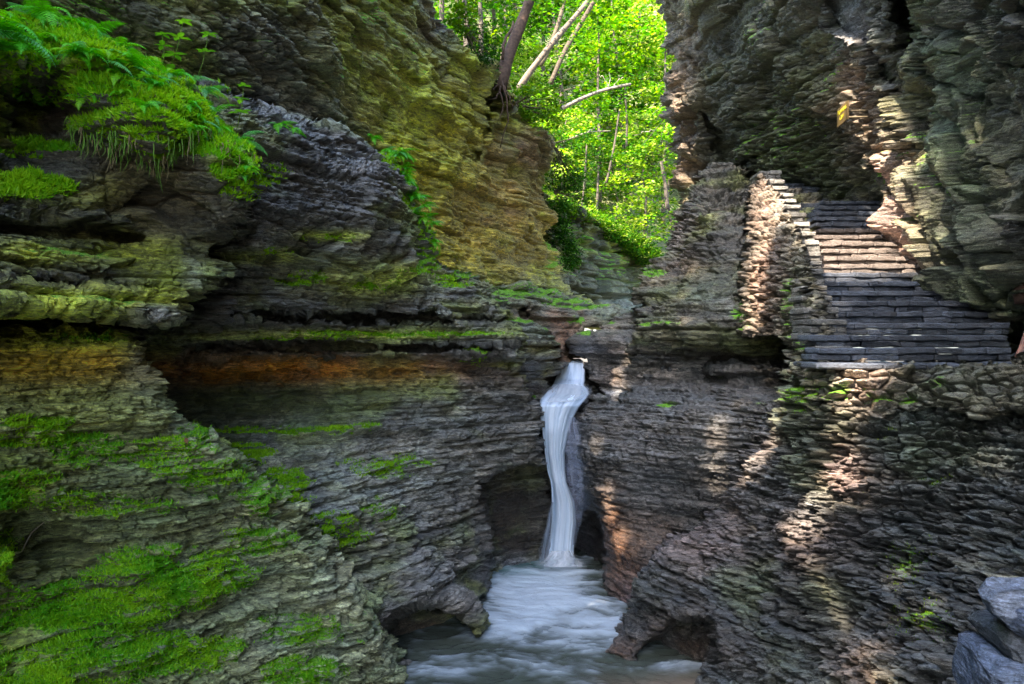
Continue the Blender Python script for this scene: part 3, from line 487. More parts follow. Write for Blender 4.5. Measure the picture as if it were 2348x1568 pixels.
W_ = mass('retaining_wall', [(1838, 834), (1880, 826), (2000, 826), (2200, 826), (2560, 822), (2560, 985), (2347, 950), (2240, 960), (2150, 935), (2060, 950), (1960, 960), (1880, 930), (1832, 900)],
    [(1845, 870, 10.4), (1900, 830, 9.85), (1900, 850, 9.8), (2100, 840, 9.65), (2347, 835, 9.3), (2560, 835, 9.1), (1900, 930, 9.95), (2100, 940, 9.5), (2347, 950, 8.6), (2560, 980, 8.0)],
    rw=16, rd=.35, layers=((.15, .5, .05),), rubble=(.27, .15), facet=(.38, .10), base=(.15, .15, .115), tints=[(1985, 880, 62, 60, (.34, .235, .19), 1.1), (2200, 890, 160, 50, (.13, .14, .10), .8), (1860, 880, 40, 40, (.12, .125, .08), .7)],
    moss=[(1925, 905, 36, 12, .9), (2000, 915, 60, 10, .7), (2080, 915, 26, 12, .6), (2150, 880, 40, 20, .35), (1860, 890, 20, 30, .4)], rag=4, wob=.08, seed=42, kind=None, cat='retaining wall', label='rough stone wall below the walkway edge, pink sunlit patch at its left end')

Y_ = mass('cliff', [(1225, 836), (1420, 836), (1420, 970), (1225, 970)], [(1230, 840, 18.3), (1410, 840, 18.3), (1300, 960, 17.6), (1230, 960, 17.4), (1410, 960, 17.4)], rw=8, rd=.2, base=(.06, .055, .05), wet=.8, seed=54, mat=M_WET, skirt=1., step=4, label='wet dark rock behind the upper falls')
# ---------------------------------------------------------------- rock behind the falls and walls outside the frame
Z_ = mass('cliff', [(1205, 905), (1420, 905), (1420, 1310), (1205, 1310)], [(1210, 910, 16.6), (1410, 910, 16.8), (1210, 1300, 17.0), (1410, 1300, 16.9), (1300, 1100, 16.3)],
          rw=8, rd=.2, layers=((.25, 1.2, .18), (.08, .5, .06)), base=(.07, .065, .065), wet=.8, seed=51, mat=M_WET, skirt=1.5, step=4, label='wet dark rock behind the waterfall')

def side_wall(name, path, z0, z1, seed, label, sgn=1):
    P = np.array(path, float); L = np.concatenate([[0], np.cumsum(np.hypot(*np.diff(P, axis=0).T))])
    n = int(L[-1]/.09); m = int((z1-z0)/.06)
    s = np.linspace(0, L[-1], n); X = np.interp(s, L, P[:, 0]); Y = np.interp(s, L, P[:, 1])
    z = np.linspace(z0, z1, m); xx = np.tile(X, (m, 1)).ravel(); yy = np.tile(Y, (m, 1)).ravel(); zz = np.repeat(z, n)
    p = np.stack([xx, yy, zz], 1)
    r, k = strata(p, .34, 1.1, seed); r2, k2 = strata(p, .12, .5, seed+3)
    h = .35*(r-.5)+.12*(r2-.5)+.6*fbm(xx*.4, yy*.4, zz*.5, 3, seed)
    p[:, 0] += sgn*h
    idx = np.arange(n*m).reshape(m, n)
    Q = np.stack([idx[:-1, :-1].ravel(), idx[:-1, 1:].ravel(), idx[1:, 1:].ravel(), idx[1:, :-1].ravel()], 1)
    c = np.array([.12, .12, .085])*(.6+.8*k[:, None])
    return tag(mesh_np(name, p, Q, M_ROCK, c, {'moss': .45*fbm(xx, yy, zz*2, 3, seed+5)+.1, 'wet': zz*0}), label, None, kind='structure')
side_wall('cliff', [(-5.0, 5.3), (-4.9, 4.6), (-4.6, 2.), (-4.9, -2.), (-6, -8), (-5, -14)], -4.6, 10.5, 61, 'bedded gorge wall beyond the left edge of the view')
side_wall('cliff', [(6.6, 9.8), (5.9, 7.6), (4.4, 4.5), (3.0, 1.), (2.7, -3), (4, -8), (6, -14)], -4.6, 10.5, 64, 'bedded gorge wall beyond the right edge of the view', -1)

side_wall('cliff', [(-7.2, 10.5), (-6.0, 8.2), (-5.2, 6.6), (-4.9, 5.)], -4.6, 6.2, 67, 'low continuation of the left gorge wall just outside the view')
side_wall('cliff', [(-6.2, 8.6), (-5.2, 11), (-4.4, 15), (-3.2, 19)], 3.0, 14., 65, 'upper tier of the gorge wall above the left cliff, out of view')  # upper tiers added to narrow the sky and darken the gorge
side_wall('cliff', [(6.8, 24), (9.0, 17), (9.2, 12), (9.0, 7)], 6.0, 16., 66, 'upper tier of the gorge wall above the right cliff, out of view', -1)

# ---------------------------------------------------------------- pool
def water_material():
    m, nt, b = nodes('foaming_water'); L = nt.links.new
    at_ = N(nt, 'ShaderNodeAttribute', attribute_name='col'); L(at_.outputs['Color'], b.inputs['Base Color'])
    fo = N(nt, 'ShaderNodeAttribute', attribute_name='wet')
    r = N(nt, 'ShaderNodeMapRange'); r.inputs[3].default_value = .16; r.inputs[4].default_value = .45
    L(fo.outputs['Fac'], r.inputs[0]); L(r.outputs[0], b.inputs['Roughness'])
    b.inputs['IOR'].default_value = 1.33
    geo = N(nt, 'ShaderNodeNewGeometry'); mp = N(nt, 'ShaderNodeMapping'); mp.inputs['Scale'].default_value = (5, 9, 4)
    n1 = N(nt, 'ShaderNodeTexNoise'); n1.inputs['Scale'].default_value = 2.2; n1.inputs['Detail'].default_value = 6; n1.inputs['Distortion'].default_value = .8
    L(geo.outputs['Position'], mp.inputs[0]); L(mp.outputs[0], n1.inputs['Vector'])
    bm = N(nt, 'ShaderNodeBump'); bm.inputs['Strength'].default_value = .35; bm.inputs['Distance'].default_value = .04
    L(n1.outputs['Fac'], bm.inputs['Height']); L(bm.outputs[0], b.inputs['Normal'])
    return m
M_WATER = water_material()
def build_pool():
    xs = np.arange(-6, 6.01, .028); ys = np.arange(6.5, 17.4, .028)
    X, Y = np.meshgrid(xs, ys); x, y = X.ravel(), Y.ravel()
    px = CX+F*x/y; py = CY+F*4.3/y
    # streaks that turn round the foot of the fall
    wx = x+.35*fbm(x*.9, y*.9, x*0, 3, 201); wy = y+.35*fbm(x*.9, y*.9, x*0+4, 3, 202)
    n1 = fbm(wx*2.4, wy*3.4, x*0+1, 5, 203); n2 = fbm(wx*7, wy*12, x*0+2, 4, 204); n3 = fbm(wx*1.2, wy*1.6, x*0, 3, 205)
    f = .18+0*x
    for b in [(1240, 1370, 130, 50, .75), (1290, 1290, 45, 16, 1.15), (1180, 1330, 70, 30, .5), (1330, 1480, 110, 22, .42), (1400, 1420, 70, 20, .55), (1330, 1430, 100, 35, .45), (1180, 1440, 60, 40, .35), (1050, 1535, 90, 14, .35), (1450, 1530, 160, 16, .12), (1290, 1320, 70, 30, .7), (1230, 1400, 90, 60, .25)]:
        f = f+b[4]*gauss(px, py, b)
    for b in [(1370, 1310, 30, 20, .5), (1150, 1530, 60, 40, .15), (1500, 1560, 200, 12, .2)]:
        f = f-b[4]*gauss(px, py, b)
    f = .78*np.clip(sstep(.05, 1.15, f+.6*n1+.35*n2+.35*n3), 0, 1)
    z = POOL_Z+.035*n1+.02*n2+.05*n3+.10*gauss(px, py, (1287, 1288, 34, 12))
    deep = np.array([.075, .09, .07]); green = np.array([.09, .17, .17]); foam = np.array([.74, .86, .96]); brown = np.array([.26, .20, .14])
    g = gauss(px, py, (1190, 1310, 90, 30))[:, None]*.9
    base = deep*(1-g)+green*2.2*g
    br = gauss(px, py, (1560, 1570, 160, 25))[:, None]; base = base*(1-br)+brown*br
    c = base*(1-f[:, None])+foam*f[:, None]
    idx = np.arange(len(x)).reshape(X.shape)
    Q = np.stack([idx[:-1, :-1].ravel(), idx[:-1, 1:].ravel(), idx[1:, 1:].ravel(), idx[1:, :-1].ravel()], 1)
    tag(mesh_np('water', np.stack([x, y, z], 1), Q, M_WATER, c, {'wet': f}), 'foaming plunge pool at the foot of the falls', None, kind='structure')
build_pool()
def quad(name, pts, mat, label=None, kind='structure'):
    m = MB(); m.add(pts, [tuple(range(len(pts)))], (.08, .075, .06)); return tag(m.build(name, mat, smooth=False), label, None, kind=kind)
quad('water', [(-7, -15, -4.42), (7, -15, -4.42), (7, 6.6, -4.36), (-7, 6.6, -4.36)], simple_material('dark_water', (.06, .065, .04), .12, .3, 3, .3), 'dark stream running on below the photographer')
quad('ground', [(-400, -400, -6.5), (400, -400, -6.5), (400, 400, -6.5), (-400, 400, -6.5)], simple_material('soil', (.07, .06, .04), .95, .4, 2))

# ---------------------------------------------------------------- waterfall
def fall_material():
    m, nt, b = nodes('silky_falling_water'); L = nt.links.new
    at_ = N(nt, 'ShaderNodeAttribute', attribute_name='col'); L(at_.outputs['Color'], b.inputs['Base Color'])
    b.inputs['Roughness'].default_value = .45; b.inputs['IOR'].default_value = 1.33
    al = N(nt, 'ShaderNodeAttribute', attribute_name='wet'); L(al.outputs['Fac'], b.inputs['Alpha'])
    tr = N(nt, 'ShaderNodeBsdfTranslucent'); mx = N(nt, 'ShaderNodeMixShader'); mx.inputs[0].default_value = .0
    return m
M_FALL = fall_material()
def sheet(name, rows, nu=70, nv=260, bulge=.16, turn=0., seed=1, col=(.78, .88, .99), dark=(.34, .50, .68), alpha=1., edge=.07):
    R = np.array(rows, float); t = np.linspace(0, 1, nv); tt = np.linspace(0, 1, len(R))
    def sm(k):
        v = np.interp(t, tt, R[:, k]); w_ = np.hanning(9); w_ /= w_.sum()
        vp = np.concatenate([np.full(4, v[0]), v, np.full(4, v[-1])]); return np.convolve(vp, w_, 'valid')
    py, pl, pr, d = sm(0), sm(1), sm(2), sm(3)
    u = np.linspace(0, 1, nu); U, Tm = np.meshgrid(u, t)
    s1 = fbm(U*7+1.2*Tm, Tm*2.6, U*0, 4, seed); s2 = fbm(U*24+2*Tm, Tm*2.6, U*0+3, 3, seed+5)
    D = d[:, None]-bulge*np.sqrt(np.clip(1-(2*U-1)**2, 0, 1))-.05*s1-.015*s2
    PX = pl[:, None]+(pr-pl)[:, None]*U+.6*vnoise(U*3, Tm*12, U*0, seed+8); PY = np.repeat(py[:, None], nu, 1)
    V = np.stack([(PX-CX)/F*D, D, (CY-PY)/F*D], 2).reshape(-1, 3)
    w_ = np.clip(.66+.62*s1+.35*s2, 0, 1).reshape(-1, 1)
    c = np.array(dark)*(1-w_)+np.array(col)*w_
    a = sstep(0, edge, U)*sstep(0, edge, 1-U)
    a = np.clip(alpha*(a*(1.0+.35*s1+.3*s2)+.35*s2*(1-a)), 0, 1).ravel()
    idx = np.arange(nu*nv).reshape(nv, nu)
    Q = np.stack([idx[:-1, :-1].ravel(), idx[1:, :-1].ravel(), idx[1:, 1:].ravel(), idx[:-1, 1:].ravel()], 1)
    return mesh_np(name, V, Q, M_FALL, c, {'wet': a})
fo = sheet('waterfall', [(826, 1284, 1336, 17.9), (832, 1283, 1338, 17.5), (850, 1279, 1341, 17.3), (870, 1270, 1341, 17.1), (884, 1264, 1340, 16.7), (893, 1256, 1350, 16.1), (902, 1247, 1353, 15.6), (914, 1238, 1346, 15.2), (930, 1234, 1332, 15.0), (955, 1235, 1318, 15.0), (990, 1240, 1306, 15.0), (1040, 1247, 1296, 15.1), (1081, 1254, 1297, 15.2), (1106, 1261, 1300, 15.2), (1150, 1263, 1319, 15.3), (1193, 1262, 1323, 15.35), (1230, 1259, 1319, 15.4), (1278, 1255, 1316, 15.4), (1300, 1251, 1318, 15.4)], seed=301)
tag(fo, 'tall white ribbon of water twisting down into the pool', 'waterfall', kind='structure')
vl = sheet('veil', [(955, 1300, 1322, 14.85), (1020, 1292, 1345, 14.7), (1090, 1292, 1348, 14.75), (1150, 1306, 1342, 14.8), (1200, 1312, 1334, 14.9), (1250, 1312, 1318, 15.2)], nu=40, nv=120, bulge=.08, seed=311, alpha=.38, edge=.3, col=(.45, .5, .62), dark=(.22, .25, .34)); vl.parent = fo
vl = sheet('veil', [(1150, 1262, 1270, 15.2), (1200, 1250, 1270, 15.25), (1250, 1236, 1268, 15.35), (1290, 1230, 1268, 15.45)], nu=30, nv=80, bulge=.05, seed=315, alpha=.5, edge=.3, col=(.45, .52, .62), dark=(.25, .3, .38)); vl.parent = fo
vl = sheet('foam', [(880, 1262, 1345, 16.6), (890, 1246, 1364, 16.0), (902, 1242, 1368, 15.5), (912, 1236, 1352, 15.15), (922, 1236, 1325, 14.95)], nu=70, nv=60, bulge=.08, seed=321, alpha=.45, edge=.4, col=(.9, .93, .97), dark=(.5, .6, .72)); vl.parent = fo
vl = sheet('foam', [(1262, 1254, 1318, 15.3), (1276, 1244, 1328, 15.25), (1290, 1232, 1342, 15.2), (1300, 1224, 1350, 15.1)], nu=70, nv=40, bulge=.1, seed=325, alpha=.6, edge=.35, col=(.9, .93, .97), dark=(.55, .65, .75)); vl.parent = fo
# upper channel water between the ledges
wm = MB(); a_ = [(1284, 829, 17.5), (1338, 829, 17.6), (1330, 822, 19.5), (1300, 822, 19.5)]
wm.add([pw(*q) for q in a_], [(0, 1, 2, 3)], (.25, .26, .2)); tag(wm.build('water', M_WATER, smooth=False), 'calm lip of stream water above the falls', None, kind='structure')
# ---------------------------------------------------------------- stonework: stairs, parapets, walkway
import bmesh
M_STEP = rock_material('bluestone_step', rough=.4, bump=.8, fine=1.6)
M_CAP = rock_material('cap_stone_rock', rough=.5, bump=.8, fine=1.4)
def stones(boxes, bevel=.014, jit=.010, cuts=2, cols=None, seed=0):
    """split stones with broken edges: boxes (x0,x1,y0,y1,z0,z1[,skew]) -> vertices, faces, colours"""
    V = []; Fc = []; C = []
    for bi, b in enumerate(boxes):
        bm = bmesh.new(); bmesh.ops.create_cube(bm, size=1)
        x0, x1, y0, y1, z0, z1 = b[:6]
        sk = b[6] if len(b) > 6 else 0
        for v in bm.verts:
            a, c, e = v.co.x+.5, v.co.y+.5, v.co.z+.5
            v.co = (x0+(x1-x0)*a+sk*c, y0+(y1-y0)*c, z0+(z1-z0)*e)
        if cuts: bmesh.ops.subdivide_edges(bm, edges=[e for e in bm.edges if e.calc_length() > .12], cuts=cuts, use_grid_fill=True)
        bmesh.ops.bevel(bm, geom=[e for e in bm.edges if e.is_manifold and e.calc_face_angle(0) > .8], offset=min(bevel, .3*(z1-z0)), segments=1, affect='EDGES')
        n = len(V)
        for v in bm.verts: V.append(tuple(v.co))
        for f in bm.faces: Fc.append(tuple(v.index+n for v in f.verts)) if False else None
        bm.verts.index_update()
        for f in bm.faces: Fc.append(tuple(v.index+n for v in f.verts))
        base = cols[bi] if cols is not None else (.15, .15, .15)
        C += [base]*(len(V)-n); bm.free()
    V = np.array(V); x, y, z = V.T
    o = np.stack([fbm(x*7, y*7, z*14, 4, seed+1), fbm(x*7, y*7, z*14, 4, seed+2), .6*fbm(x*9, y*9, z*11, 4, seed+3)], 1)*jit*2
    V = V+o
    return V, Fc, C
def stone_obj(name, boxes, mat, parent=None, **k):
    V, Fc, C = stones(boxes, **k)
    me = bpy.data.meshes.new(name); me.from_pydata(V.tolist(), [], Fc); me.materials.append(mat)
    ca = me.color_attributes.new('col', 'FLOAT_COLOR', 'POINT'); c4 = np.ones((len(V), 4), np.float32); c4[:, :3] = C; ca.data.foreach_set('color', c4.ravel())
    o = bpy.data.objects.new(name, me); COL.objects.link(o)
    if parent is not None: o.parent = parent
    return o
rs = random.Random(5)
def greyblue(k=1.):
    v = rs.uniform(.55, 1.5)*k; return (.056*v, .070*v, .092*v)
def greywarm(k=1.):
    v = rs.uniform(.75, 1.3)*k; return (.15*v, .15*v, .135*v)
# main flight
RISE = .17; NST = 19; Z0 = -.235
def st_d(i): return 10.2+.37*i
def edge_px(py, tab):
    a = np.array(tab, float); return np.interp(-py, -a[:, 1], a[:, 0])
LEFT = [(1956, 811), (1942, 758), (1903, 684), (1889, 621), (1879, 572), (1861, 530), (1850, 495), (1838, 467), (1829, 450)]
RIGHT = [(2290, 826), (2250, 800), (2205, 735), (2150, 665), (2100, 625), (2070, 580), (2040, 530), (2000, 467), (1990, 450)]
st = tag(empty('stone_staircase', (5.2, 10.2, -.25)), 'long flight of blue-grey stone steps climbing to the landing', 'staircase')
for i in range(NST):
    d = st_d(i); zt = Z0+RISE*(i+1); zb = zt-RISE
    py = CY-(zt-.08)*F/d
    xl = (edge_px(py, LEFT[::-1])-75-CX)/F*d; xr = (edge_px(py, RIGHT[::-1])+8-CX)/F*d
    bx = []; cl = []
    for k in range(2):
        x = xl-.15*rs.random()
        z0_ = zb+k*RISE/2-.004; z1_ = zb+(k+1)*RISE/2-.013
        while x < xr:
            w_ = rs.uniform(.18, .62); x2 = min(x+w_, xr+.1)
            off = rs.uniform(-.025, .025)-(.03 if k else 0)
            bx.append((x, x2-.006, d+off, d+.46, z0_, z1_+rs.uniform(-.003, .003))); cl.append(greyblue(1.1 if k else .9) if not 8 <= i <= 13 else tuple(np.array((.125, .105, .09))*rs.uniform(.8, 1.2))); x = x2  # sunlit middle steps coloured tan, the sun's warmth put into the stone
    stone_obj('step', bx, M_STEP, st, bevel=.014, jit=.020, cols=cl, seed=i)
for o in st.children: o.matrix_parent_inverse = mathutils_inv(st)
# landing at the head of the main flight
d = st_d(NST); zt = Z0+RISE*NST
stone_obj('path', [(5.9, 8.4, d-.02, d+2.2, zt-.5, zt+.005)], M_STEP, None, cols=[greyblue()], cuts=4)['kind'] = 'structure'
# second flight, behind the parapet's head
s2 = tag(empty('stone_staircase', (6.3, 17.6, 3.0)), 'short upper flight of steps half hidden behind the parapet head', 'staircase')
for i in range(5):
    zt2 = 3.05+.15*(i+1); d2 = 17.75+.32*i
    bx = []; cl = []
    for k in range(2):
        x = (1800-CX)/F*d2
        while x < (1872-i*9-CX)/F*d2:
            x2 = x+rs.uniform(.25, .5); bx.append((x, x2-.006, d2, d2+.4, zt2-.15+k*.075, zt2-.15+(k+1)*.075-.005)); cl.append(greyblue(.8)); x = x2
    stone_obj('step', bx, M_STEP, s2, bevel=.010, jit=.005, cols=cl, seed=i+40)
for o in s2.children: o.matrix_parent_inverse = mathutils_inv(s2)
# stepped parapet with its cap stones
CAPS = [(1743, 1792, 390, 16.7), (1748, 1799, 411, 16.35), (1757, 1808, 426, 16.0), (1765, 1820, 442, 15.6), (1774, 1828, 455, 15.2), (1781, 1838, 468, 14.85), (1779, 1849, 487, 14.5), (1791, 1859, 508, 14.1), (1804, 1871, 530, 13.7), (1811, 1880, 550, 13.35),
        (1818, 1884, 574, 13.0), (1827, 1885, 596, 12.65), (1831, 1890, 617, 12.3), (1832, 1893, 638, 12.0), (1836, 1898, 654, 11.75), (1836, 1910, 676, 11.5), (1842, 1924, 704, 11.2), (1861, 1943, 732, 10.9), (1873, 1951, 768, 10.65), (1875, 1954, 792, 10.45), (1872, 1968, 812, 10.3)]
pa = tag(empty('stone_parapet', (4.1, 10.1, -.3)), 'stepped stone parapet with flat caps beside the main flight', 'parapet')
body = []; bc = []
for i, (l, r, t_, d) in enumerate(CAPS):
    x0, x1 = (l-CX)/F*d, (r-CX)/F*d; z1_ = (CY-t_)/F*d
    nd = CAPS[i-1][3] if i else d+.5
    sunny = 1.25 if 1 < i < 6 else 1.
    n = rs.choice((1, 2, 2)); xs_ = [x0]+([x0+(x1-x0)*rs.uniform(.35, .65)] if n == 2 else [])+[x1]
    bx = [(xs_[j]-.01, xs_[j+1]-.004, d+rs.uniform(-.02, .02), nd+.22, z1_-.085+rs.uniform(-.01, .01), z1_+rs.uniform(-.012, .0), rs.uniform(-.01, .04)) for j in range(len(xs_)-1)]
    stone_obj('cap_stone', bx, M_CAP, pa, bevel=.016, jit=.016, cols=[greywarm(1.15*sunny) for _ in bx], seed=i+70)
    zb = z1_-.09; zlow = (CY-(CAPS[i+1][2] if i+1 < len(CAPS) else 836))/F*(CAPS[i+1][3] if i+1 < len(CAPS) else 10.1)-.35
    while zb > zlow:
        h = rs.uniform(.06, .11); x = x0+rs.uniform(-.02, .05)
        while x < x1-.03:
            x2 = min(x+rs.uniform(.18, .5), x1)
            body.append((x, x2-.006, d+rs.uniform(-.005, .06), nd+.2, zb-h, zb-.006)); bc.append(greywarm(.85 if rs.random() < .6 else .65)); x = x2
        zb -= h
stone_obj('wall_body', body, M_CAP, pa, bevel=.012, jit=.014, cuts=1, cols=bc, seed=99)
for o in pa.children: o.matrix_parent_inverse = mathutils_inv(pa)
CAPS2 = [(1632, 1682, 372, 20.4), (1642, 1688, 382, 20.1), (1650, 1698, 392, 19.8), (1656, 1705, 405, 19.5), (1662, 1710, 416, 19.2), (1668, 1712, 428, 18.9), (1672, 1712, 440, 18.6)]
pb = tag(empty('stone_parapet', (5.3, 18.6, 3.2)), 'short flight of stepped cap stones highest on the left of the stairs', 'parapet')
for i, (l, r, t_, d) in enumerate(CAPS2):
    x0, x1 = (l-CX)/F*d, (r-CX)/F*d; z1_ = (CY-t_)/F*d
    stone_obj('cap_stone', [(x0, x1, d, d+.7, z1_-.08, z1_, .05), (x0+.02, x1-.01, d+.02, d+.7, z1_-.17, z1_-.09, .05), (x0+.03, x1-.02, d+.03, d+.7, z1_-.45, z1_-.18, .05)], M_CAP, pb, bevel=.016, jit=.016, cols=[greywarm(.95), greywarm(.8), greywarm(.7)], seed=i+120)
for o in pb.children: o.matrix_parent_inverse = mathutils_inv(pb)
# walkway: flagstones at the foot of the stairs
bx = []; cl = []
x = 3.75
while x < 9.5:
    x2 = x+rs.uniform(.5, 1.1)
    bx.append((x, x2-.01, 9.74+.05*rs.random()-(.32*max(0, (x-5.5)/4)), 10.35, -.335, -.255+rs.uniform(-.008, .008))); cl.append(greyblue(1.25))
    bx.append((x+.1, x2+.09, 10.36, 10.9, -.335, -.262+rs.uniform(-.006, .006))); cl.append(greyblue(1.1)); x = x2
stone_obj('path', bx, M_STEP, None, bevel=.02, jit=.012, cuts=3, cols=cl, seed=150)['kind'] = 'structure'
stone_obj('path', [(-.6, 2.3, -6, 2.0, -1.75, -1.62), (2.3, 3.2, -3, 3.2, -1.75, -1.60)], M_STEP, None, cols=[greyblue(), greyblue()], cuts=4)['kind'] = 'structure'
# near parapet, bottom right corner
np_ = tag(empty('stone_parapet', (1.4, 2.2, -1.6)), 'pale bluish stone blocks of the near parapet, bottom right corner', 'parapet')
blk = [((1.365, 1.80, 2.25, 2.42, -.80, -.715, .05), .0), ((1.42, 1.85, 2.20, 2.42, -.845, -.735, .03), .0), ((1.40, 1.80, 2.22, 2.5, -.905, -.835, .03), 0), ((1.345, 1.85, 2.2, 2.5, -1.06, -.90, .02), 0), ((1.30, 1.85, 2.18, 2.5, -1.30, -1.07, .0), 0), ((1.30, 1.85, 2.18, 2.5, -1.62, -1.31, .0), 0)]
M_NEAR = rock_material('near_parapet_stone', rough=.5, bump=1., fine=3.)
for i, (b, _) in enumerate(blk):
    stone_obj('block', [b], M_NEAR, np_, bevel=.025, jit=.022, cuts=9, cols=[[(.30, .34, .42), (.20, .25, .36), (.12, .13, .14), (.20, .25, .35), (.22, .27, .38), (.16, .18, .2)][i]], seed=160+i)
for o in np_.children: o.matrix_parent_inverse = mathutils_inv(np_)
# ---------------------------------------------------------------- forest beyond the gorge
def leaves(cen, size, nrm_jit=.5, cols=None, asp=.62, droop=0.):
    """diamond leaves, folded slightly; cen (n,3)"""
    n = len(cen); th = RNG.uniform(0, 2*np.pi, n)
    nr = np.stack([RNG.normal(0, nrm_jit, n), RNG.normal(0, nrm_jit, n), np.ones(n)], 1); nr /= np.linalg.norm(nr, axis=1)[:, None]
    a = np.stack([np.cos(th), np.sin(th), -droop+0*th], 1); a -= nr*(a*nr).sum(1)[:, None]; a /= np.linalg.norm(a, axis=1)[:, None]
    b = np.cross(nr, a); s = (size*RNG.uniform(.6, 1.35, n))[:, None]
    V = np.stack([cen-a*s*.5, cen+b*s*asp*.5+nr*s*.06, cen+a*s*.5, cen-b*s*asp*.5+nr*s*.06], 1).reshape(-1, 3)
    Q = np.arange(4*n).reshape(n, 4)
    C = np.repeat(cols, 4, axis=0) if cols is not None else None
    return V, Q, C
GRN = np.array([[.006, .035, .004], [.012, .075, .005], [.025, .14, .006], [.07, .24, .008], [.20, .36, .012], [.38, .48, .12]])
def leafcol(n, mean, sd=.9):
    k = np.clip(RNG.normal(mean, sd, n), 0, 4.99); i = k.astype(int); f = (k-i)[:, None]
    return GRN[i]*(1-f)+GRN[i+1]*f*1.0
def spray(c, r, n, th=.12, tilt=.25):
    a = RNG.uniform(0, 2*np.pi, n); q = r*np.sqrt(RNG.random(n)); t = RNG.normal(0, tilt, 2)
    x, y = q*np.cos(a), q*np.sin(a)
    return np.stack([c[0]+x, c[1]+y, c[2]+t[0]*x+t[1]*y+RNG.normal(0, th*r, n)-.12*q*q/r], 1)

def slope_z(x, y):
    return 3.3+.84*(y-33.5)+1.1*np.maximum(0, 1.5-x)+.5*np.maximum(0, x-9)+.8*fbm(x*.25, y*.25, x*0, 3, 401)
def build_slope():
    xs = np.linspace(-30, 40, 180); ys = np.linspace(33.5, 110, 200); X, Y = np.meshgrid(xs, ys); x, y = X.ravel(), Y.ravel()
    z = slope_z(x, y)+.25*fbm(x, y, x*0, 3, 402)
    z = np.where(y < 30, z-2.2*(30-y)/3*0, z)
    idx = np.arange(len(x)).reshape(X.shape); Q = np.stack([idx[:-1, :-1].ravel(), idx[:-1, 1:].ravel(), idx[1:, 1:].ravel(), idx[1:, :-1].ravel()], 1)
    t = (.5+.5*fbm(x*.8, y*.8, z, 3, 403))[:, None]
    c = np.array([.10, .12, .03])*(1-t)+np.array([.20, .21, .13])*t
    tag(mesh_np('hillside', np.stack([x, y, z], 1), Q, M_ROCK, c, {'moss': .15+.4*t[:, 0], 'wet': x*0}), 'wooded slope beyond the gorge', None, kind='structure')
build_slope()

def make_tree(name, h, r0, mean, nspray, nleaf, spread, lsize, lean=(0, 0), bark=(.10, .085, .07), z_lo=.18, crown=True, bend=.3):
    root = empty(name)
    ts = np.linspace(0, 1, 9); wob_ = RNG.normal(0, bend*.12, (9, 2)); wob_[0] = 0
    P = np.stack([lean[0]*ts*h+wob_[:, 0]*ts*2, lean[1]*ts*h+wob_[:, 1]*ts*2, ts*h-.3], 1)
    m = MB(); m.tube(P, r0*(1-.75*ts), 8, bark); m.build('trunk', M_BARK, root)
    bmb = MB(); pts = []
    for i in range(nspray):
        t = z_lo+(1-z_lo)*(i+.5)/nspray; c0 = np.array([np.interp(t, ts, P[:, k]) for k in range(3)])
        a = i*2.4+RNG.uniform(-.5, .5); L_ = spread*(1.05-.75*t)*RNG.uniform(.55, 1.15)
        e = c0+np.array([math.cos(a)*L_, math.sin(a)*L_, L_*RNG.uniform(-.05, .35)])
        mid = (c0+e)/2+np.array([0, 0, .1*L_])
        bmb.tube([c0, mid, e], [r0*.22*(1-.6*t), r0*.13, .008], 5, bark)
        for q, w_ in ((mid, .75), (e, 1.), ((mid+e)/2+RNG.normal(0, .25, 3), .8)):
            pts.append(spray(q, spread*.27*w_*RNG.uniform(.7, 1.2), int(nleaf*w_), .10))
    bmb.build('branches', M_BARK, root)
    pts = np.concatenate(pts); cc = leafcol(len(pts), mean, .8)
    big = fbm(pts[:, 0]*.8, pts[:, 1]*.8, pts[:, 2]*1.5, 2, 410)[:, None]
    cc = cc*np.exp(1.5*big)
    if crown:
        V, Q, C = leaves(pts, lsize, .45, cc); mesh_np('crown', V, Q, M_LEAF, C, smooth=False, parent=root)
    return root
def copy_tree(o, parent=None):
    c = o.copy(); COL.objects.link(c); c.parent = parent
    for ch in list(o.children): copy_tree(ch, c)
    return c
protos = [make_tree('broadleaf_tree', 11, .13, 2.9, 26, 46, 3.2, .25), make_tree('broadleaf_tree', 9, .10, 4.0, 24, 46, 3.0, .24, bend=.8), make_tree('broadleaf_tree', 13, .16, 2.1, 30, 44, 3.3, .25),
          make_tree('broadleaf_tree', 7, .08, 3.3, 22, 44, 2.6, .18, lean=(.12, 0), bend=.9)]
FG = 'sunlit broadleaf trees on the slope beyond the gorge'
spots = []
rt = random.Random(23)
for (px, d, k, s) in [(1010, 33, 2, 1.), (1060, 37, 0, 1.1), (1110, 34, 0, .9), (1150, 42, 2, 1.2), (1190, 36, 1, .8), (1230, 34, 3, .9), (1245, 45, 0, 1.2), (1290, 33, 1, .75), (1300, 39, 2, 1.), (1330, 34.5, 3, .8), (1345, 50, 1, 1.3), (1375, 35, 0, .9), (1400, 42, 1, 1.1), (1410, 34, 3, .7), (1440, 37, 0, .95), (1460, 48, 1, 1.3), (1480, 33, 1, .75), (1500, 40, 3, 1.3), (1520, 36, 0, .9), (1550, 45, 1, 1.2), (1560, 33, 3, 1.), (1590, 39, 1, 1.1), (960, 40, 2, 1.2), (1180, 55, 1, 1.5), (1270, 58, 0, 1.5), (1380, 60, 1, 1.5), (1500, 58, 1, 1.4), (1600, 55, 0, 1.5), (1090, 50, 0, 1.4), (1030, 60, 0, 1.5)]:
    spots.append((px, d, k, s))
seen = set()
